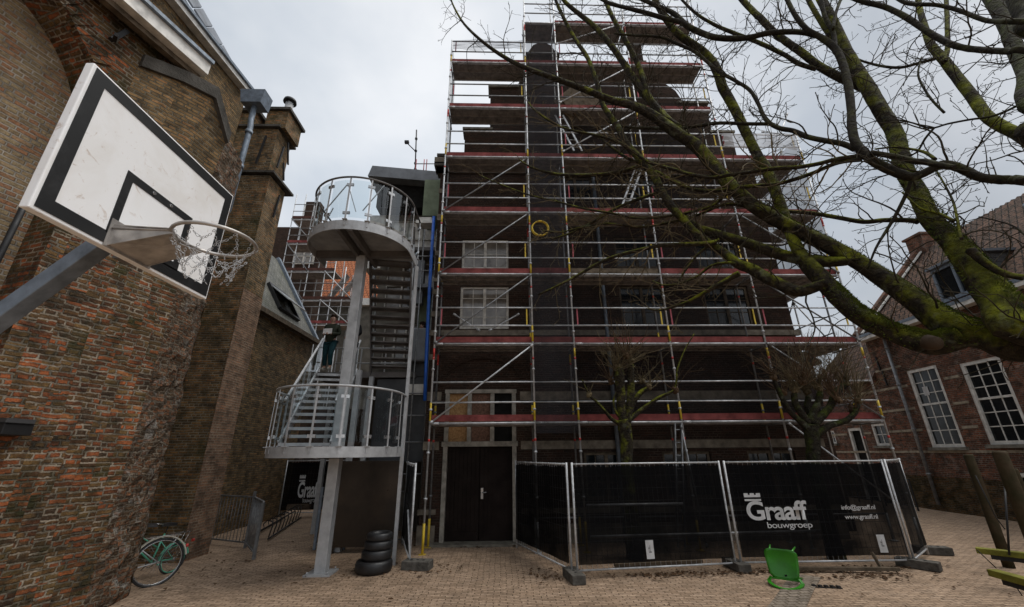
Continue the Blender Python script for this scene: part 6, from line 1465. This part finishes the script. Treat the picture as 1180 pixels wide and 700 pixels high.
limb([(850,215,3),(835,226,2.7),(820,238,2.5),(795,245,2.3),(765,250,2.1),(735,252,2),(705,246,1.8),(670,240,1.6),(640,232,1.4),(610,225,1.2),(575,212,1.1),(552,202,1)], 4.7, 6.2, 'bark', 4.2, (.15,.5), tmat='twig_pale')
limb([(760,222,3),(735,230,2.6),(705,243,2.3),(680,258,2),(655,270,1.6),(635,276,1.2)], 5.2, 6.0, 'bark', 4.2, (.15,.5), tmat='twig_pale')
limb([(1052,200,4),(1045,222,3.6),(1030,252,3.2),(1010,285,2.2),(1000,310,1.4)], 3.4, 3.7, 'bark_dark', 3, (.15,.5))
limb([(1100,255,3),(1080,246,3),(1060,240,2),(1040,222,2)], 3.3, 3.6, 'bark', 3, (.15,.4))
limb([(1108,276,3.2),(1105,262,3),(1102,248,2.6),(1098,232,2.2),(1088,212,1.8),(1078,195,1.3)], 3.2, 3.6, 'bark', 6, (.12,.45))
limb([(1180,118,3),(1160,128,2.8),(1140,135,2.6),(1118,138,2.4),(1092,143,2.2),(1072,148,2),(1052,142,1.6),(1032,138,1.2)], 3.0, 3.8, 'bark_dark', 5, (.15,.45))
limb([(1088,130,2.6),(1076,118,2.4),(1066,104,2.2),(1058,86,2),(1062,66,1.6)], 3.4, 3.7, 'bark_dark', 6, (.1,.35))
limb([(1076,148,2.4),(1066,160,2.2),(1056,176,1.8),(1040,182,1.4)], 3.4, 3.7, 'bark_dark', 6, (.1,.35))
limb([(1190,60,8),(1165,59,7.5),(1149,59,7),(1130,58,6.8),(1114,56,6.5),(1098,52,6.4),(1085,46,6.2),(1066,35,6),(1042,19,5.5),(1019,8,5.2),(995,2,5),(968,-8,4.5)], 2.6, 3.8, 'bark_dark', 2.4, (.2,.6), 12, [(6.0,2.2,3.0,.2),(5.5,2.3,4.8,.11)])
limb([(1192,25,8),(1165,25,6.5),(1149,25,5.5),(1137,24,5.2),(1122,19,5),(1104,12,4.6),(1080,6,4.2),(1052,5,4),(1040,2,4),(1024,-8,3.6)], 2.5, 3.3, 'bark_dark', 2.4, (.2,.6), 12)
limb([(1190,280,2),(1170,262,1.8),(1150,255,1.6),(1128,250,1.3)], 3.0, 3.4, 'bark_dark', 5, (.1,.4))
# knot and cut stub under the bough
o = MB(); p = at(1068,398,y=3.45); o.tube([p+V((0,-.02,.02)), p+V((-.01,-.10,-.01)), p+V((-.01,-.12,-.012))], [.07,.055,.02], 14); o.build('cut_stub', plain('cut_wood', (.075,.05,.032), .8, var=.5, scale=6), tree)
# moss tufts along the heavy boughs: many small blades
def moss(nodes, ya, yb, cnt):
    mb = MB(); mats = None
    ln = [0]
    for a, b in zip(nodes, nodes[1:]): ln.append(ln[-1]+math.hypot(a[0]-b[0], a[1]-b[1]))
    for _ in range(cnt):
        u = tr.random()*ln[-1]; i = max(k for k in range(len(ln)-1) if ln[k] <= u); t = (u-ln[i])/(ln[i+1]-ln[i])
        x, y, r = [nodes[i][k]*(1-t)+nodes[i+1][k]*t for k in range(3)]; p = at(x, y, y=ya+(yb-ya)*u/ln[-1]); rad = r*mpp(p)*offax(p)
        q = at(nodes[i+1][0], nodes[i+1][1], y=ya+(yb-ya)*ln[i+1]/ln[-1]); d = (q-p).normalized()
        a = tr.gauss(0, .9); up_ = (V((0,0,1))-d*d.z).normalized(); sd_ = d.cross(up_); nn = up_*math.cos(a)+sd_*math.sin(a)
        if tr.random() < .25 and math.sin(u*.05) < 0: continue
        b0 = p+nn*rad*.96; s = tr.uniform(.006,.018); w_ = d*s*.35
        mb.add([b0-w_, b0+w_, b0+nn*s*1.2+V((tr.gauss(0,.3),tr.gauss(0,.3),tr.gauss(0,.3)))*s], [(0,1,2)])
    o = mb.build('moss_tufts', M['moss'], tree, fix=False); o['kind'] = 'stuff'
M['moss'] = plain('moss', (.10,.125,.012), .95, var=.5, scale=5, c2=(.03,.045,.008))
moss([(1180,402,35),(1140,388,33),(1100,378,30),(1062,352,22),(1020,323,17),(985,300,14),(952,282,13),(913,263,12),(871,239,11)], 3.2, 4.6, 9000)
moss([(1105,388,25),(1076,397,23),(1027,382,18),(984,359,17),(955,331,15.5)], 3.5, 3.9, 5000)
moss([(1182,382,36),(1125,312,28),(1092,273,20),(1062,232,16),(1045,203,15),(1031,152,14)], 3.0, 3.8, 5000)
moss([(1106,194,9),(1052,204,8.5),(1007,186,8.5)], 3.1, 3.5, 900)

# ---------------------------------------------------------------- pollards behind the fence
def pollard(name_label, base, parts, whips, Y, mat='bark'):
    t = thing('pollard_tree', name_label, 'tree', base, 'pollarded trees inside the fence')
    for k, nodes in enumerate(parts):
        P = []; Rr = []
        for nd in nodes:
            y = Y+(nd[3] if len(nd) > 3 else 0); p = at(nd[0], nd[1], y=y); P.append(p); Rr.append(nd[2]*mpp(p)*(.74 if k == 0 else .64))
        if k == 0: P = [V((P[0].x, P[0].y, -.05)), V((P[0].x, P[0].y, .8))]+P; Rr = [Rr[0]*1.35, Rr[0]*1.08]+Rr
        pts, rs = smooth(P, Rr, 4); o = MB(); rough_tube(o, pts, rs, 14, .09); o.build('trunk' if k == 0 else 'limb', M[mat], t)
    for (x, y, cnt, ln, spread, col, dy) in whips:
        o = MB(); c_ = at(x, y, y=Y+dy)
        # knobbly fist
        for _ in range(9):
            v = V((tr.gauss(0,1),tr.gauss(0,1),tr.gauss(0,1))).normalized(); o.tube([c_, c_+v*.06, c_+v*.09], [.05,.045,.02], 7)
        for _ in range(int(cnt*.72)):
            a = tr.gauss(0, spread); b = tr.gauss(0, spread*.8); d = V((math.sin(a), math.sin(b), max(.05, math.cos(a)))).normalized()
            L_ = ln*(tr.uniform(.15,.6) if tr.random() < .5 else tr.uniform(.6,1.25)); th_ = tr.uniform(.5,1.25); s = c_+V((tr.gauss(0,.05),tr.gauss(0,.05),tr.gauss(0,.05)))
            seg = 6; pts = [s]; rs = [.009*th_]; q = s.copy(); cu_ = V((tr.gauss(0,.10),tr.gauss(0,.10),.06))
            for i in range(seg): d = (d+cu_+V((tr.gauss(0,.11),tr.gauss(0,.11),tr.gauss(0,.11)))).normalized(); q = q+d*L_/seg; pts.append(q.copy()); rs.append(.009*th_*(1-.55*(i+1)/seg))
            o.tube(pts, rs, 4, cap=False)
            if tr.random() < .6: k = tr.randint(2,4); twig(o, pts[k], rdir((pts[k+1]-pts[k]).normalized(), .7, tr), L_*.35, .005, tr, 1)
        o.build('twigs', M[col], t, fix=False)['kind'] = 'stuff'
    return t
pollard('pollarded tree with a tall central stump left of the middle fence joint', (2.9,9.75,0),
    [[(722,536,9.5),(722,512,9.5),(720,494,10),(718,484,9)],
     [(719,490,8),(716,470,7.5),(715,450,8),(714,434,9),(714,424,7)], [(722,490,7),(725,470,7),(727,450,6.5),(727,432,6),(727,420,5)],
     [(718,490,4),(706,484,3.2),(697,474,2.8),(688,464,2.4),(681,458,2.2),(676,450,1.6),(671,438,1)],
     [(722,487,5),(735,476,4),(748,466,3.4),(760,458,3),(774,452,2.4),(779,444,2),(781,425,1.6),(790,402,1.2),(800,385,.8)],
     [(725,478,5),(731,462,5),(739,452,4.5),(748,447,3.5)], [(720,484,4),(710,476,2.6),(707,462,2),(712,450,1.6)]],
    [(712,424,60,1.0,.85,'twig_pale',0),(727,416,50,1.0,.75,'twig_pale',.1),(722,410,30,1.3,.5,'twig_red',-.1),(679,456,8,.7,.7,'twig_pale',0),(748,446,22,.8,.9,'twig_pale',0),(778,450,10,.9,.6,'twig_red',0),(740,440,26,.9,1.1,'twig_pale',.2),(704,440,24,.9,1.1,'twig_red',.2)], 9.75)
pollard('wide pollarded tree with many upright shoots behind the Graaff panel', (6.95,9.5,0),
    [[(938,538,9),(937,520,9.5),(935,502,10),(934,490,11)],
     [(936,502,7),(946,497,6),(956,491,5.5),(966,488,5),(976,484,4.8),(984,477,4.5),(988,466,4.5)],
     [(936,490,8),(948,478,6.5),(957,468,6),(962,456,6),(970,446,5.5),(978,442,4)],
     [(934,488,8),(938,475,6),(943,464,5.5),(945,452,5)], [(932,488,7),(924,478,6),(917,466,5.5),(915,454,5)],
     [(930,492,7),(920,484,5),(910,474,4.5),(903,462,4.5),(897,450,4),(892,438,3.5)], [(938,484,6,.3),(930,470,5,.4),(932,458,5,.5)]],
    [(892,436,42,.95,.6,'twig_red',0),(903,452,30,1.0,.6,'twig_red',.1),(915,450,60,1.15,.45,'twig_pale',0),(930,452,70,1.25,.4,'twig_pale',.4),(944,448,80,1.3,.4,'twig_pale',0),(958,448,70,1.3,.45,'twig_red',.1),(974,442,70,1.2,.5,'twig_pale',0),(988,462,60,1.15,.55,'twig_pale',0),(966,462,40,1.2,.6,'twig_red',-.2),(925,440,50,1.2,.6,'twig_red',-.2),(984,474,24,.7,.9,'twig_red',.1)], 9.5, 'bark_heavy')
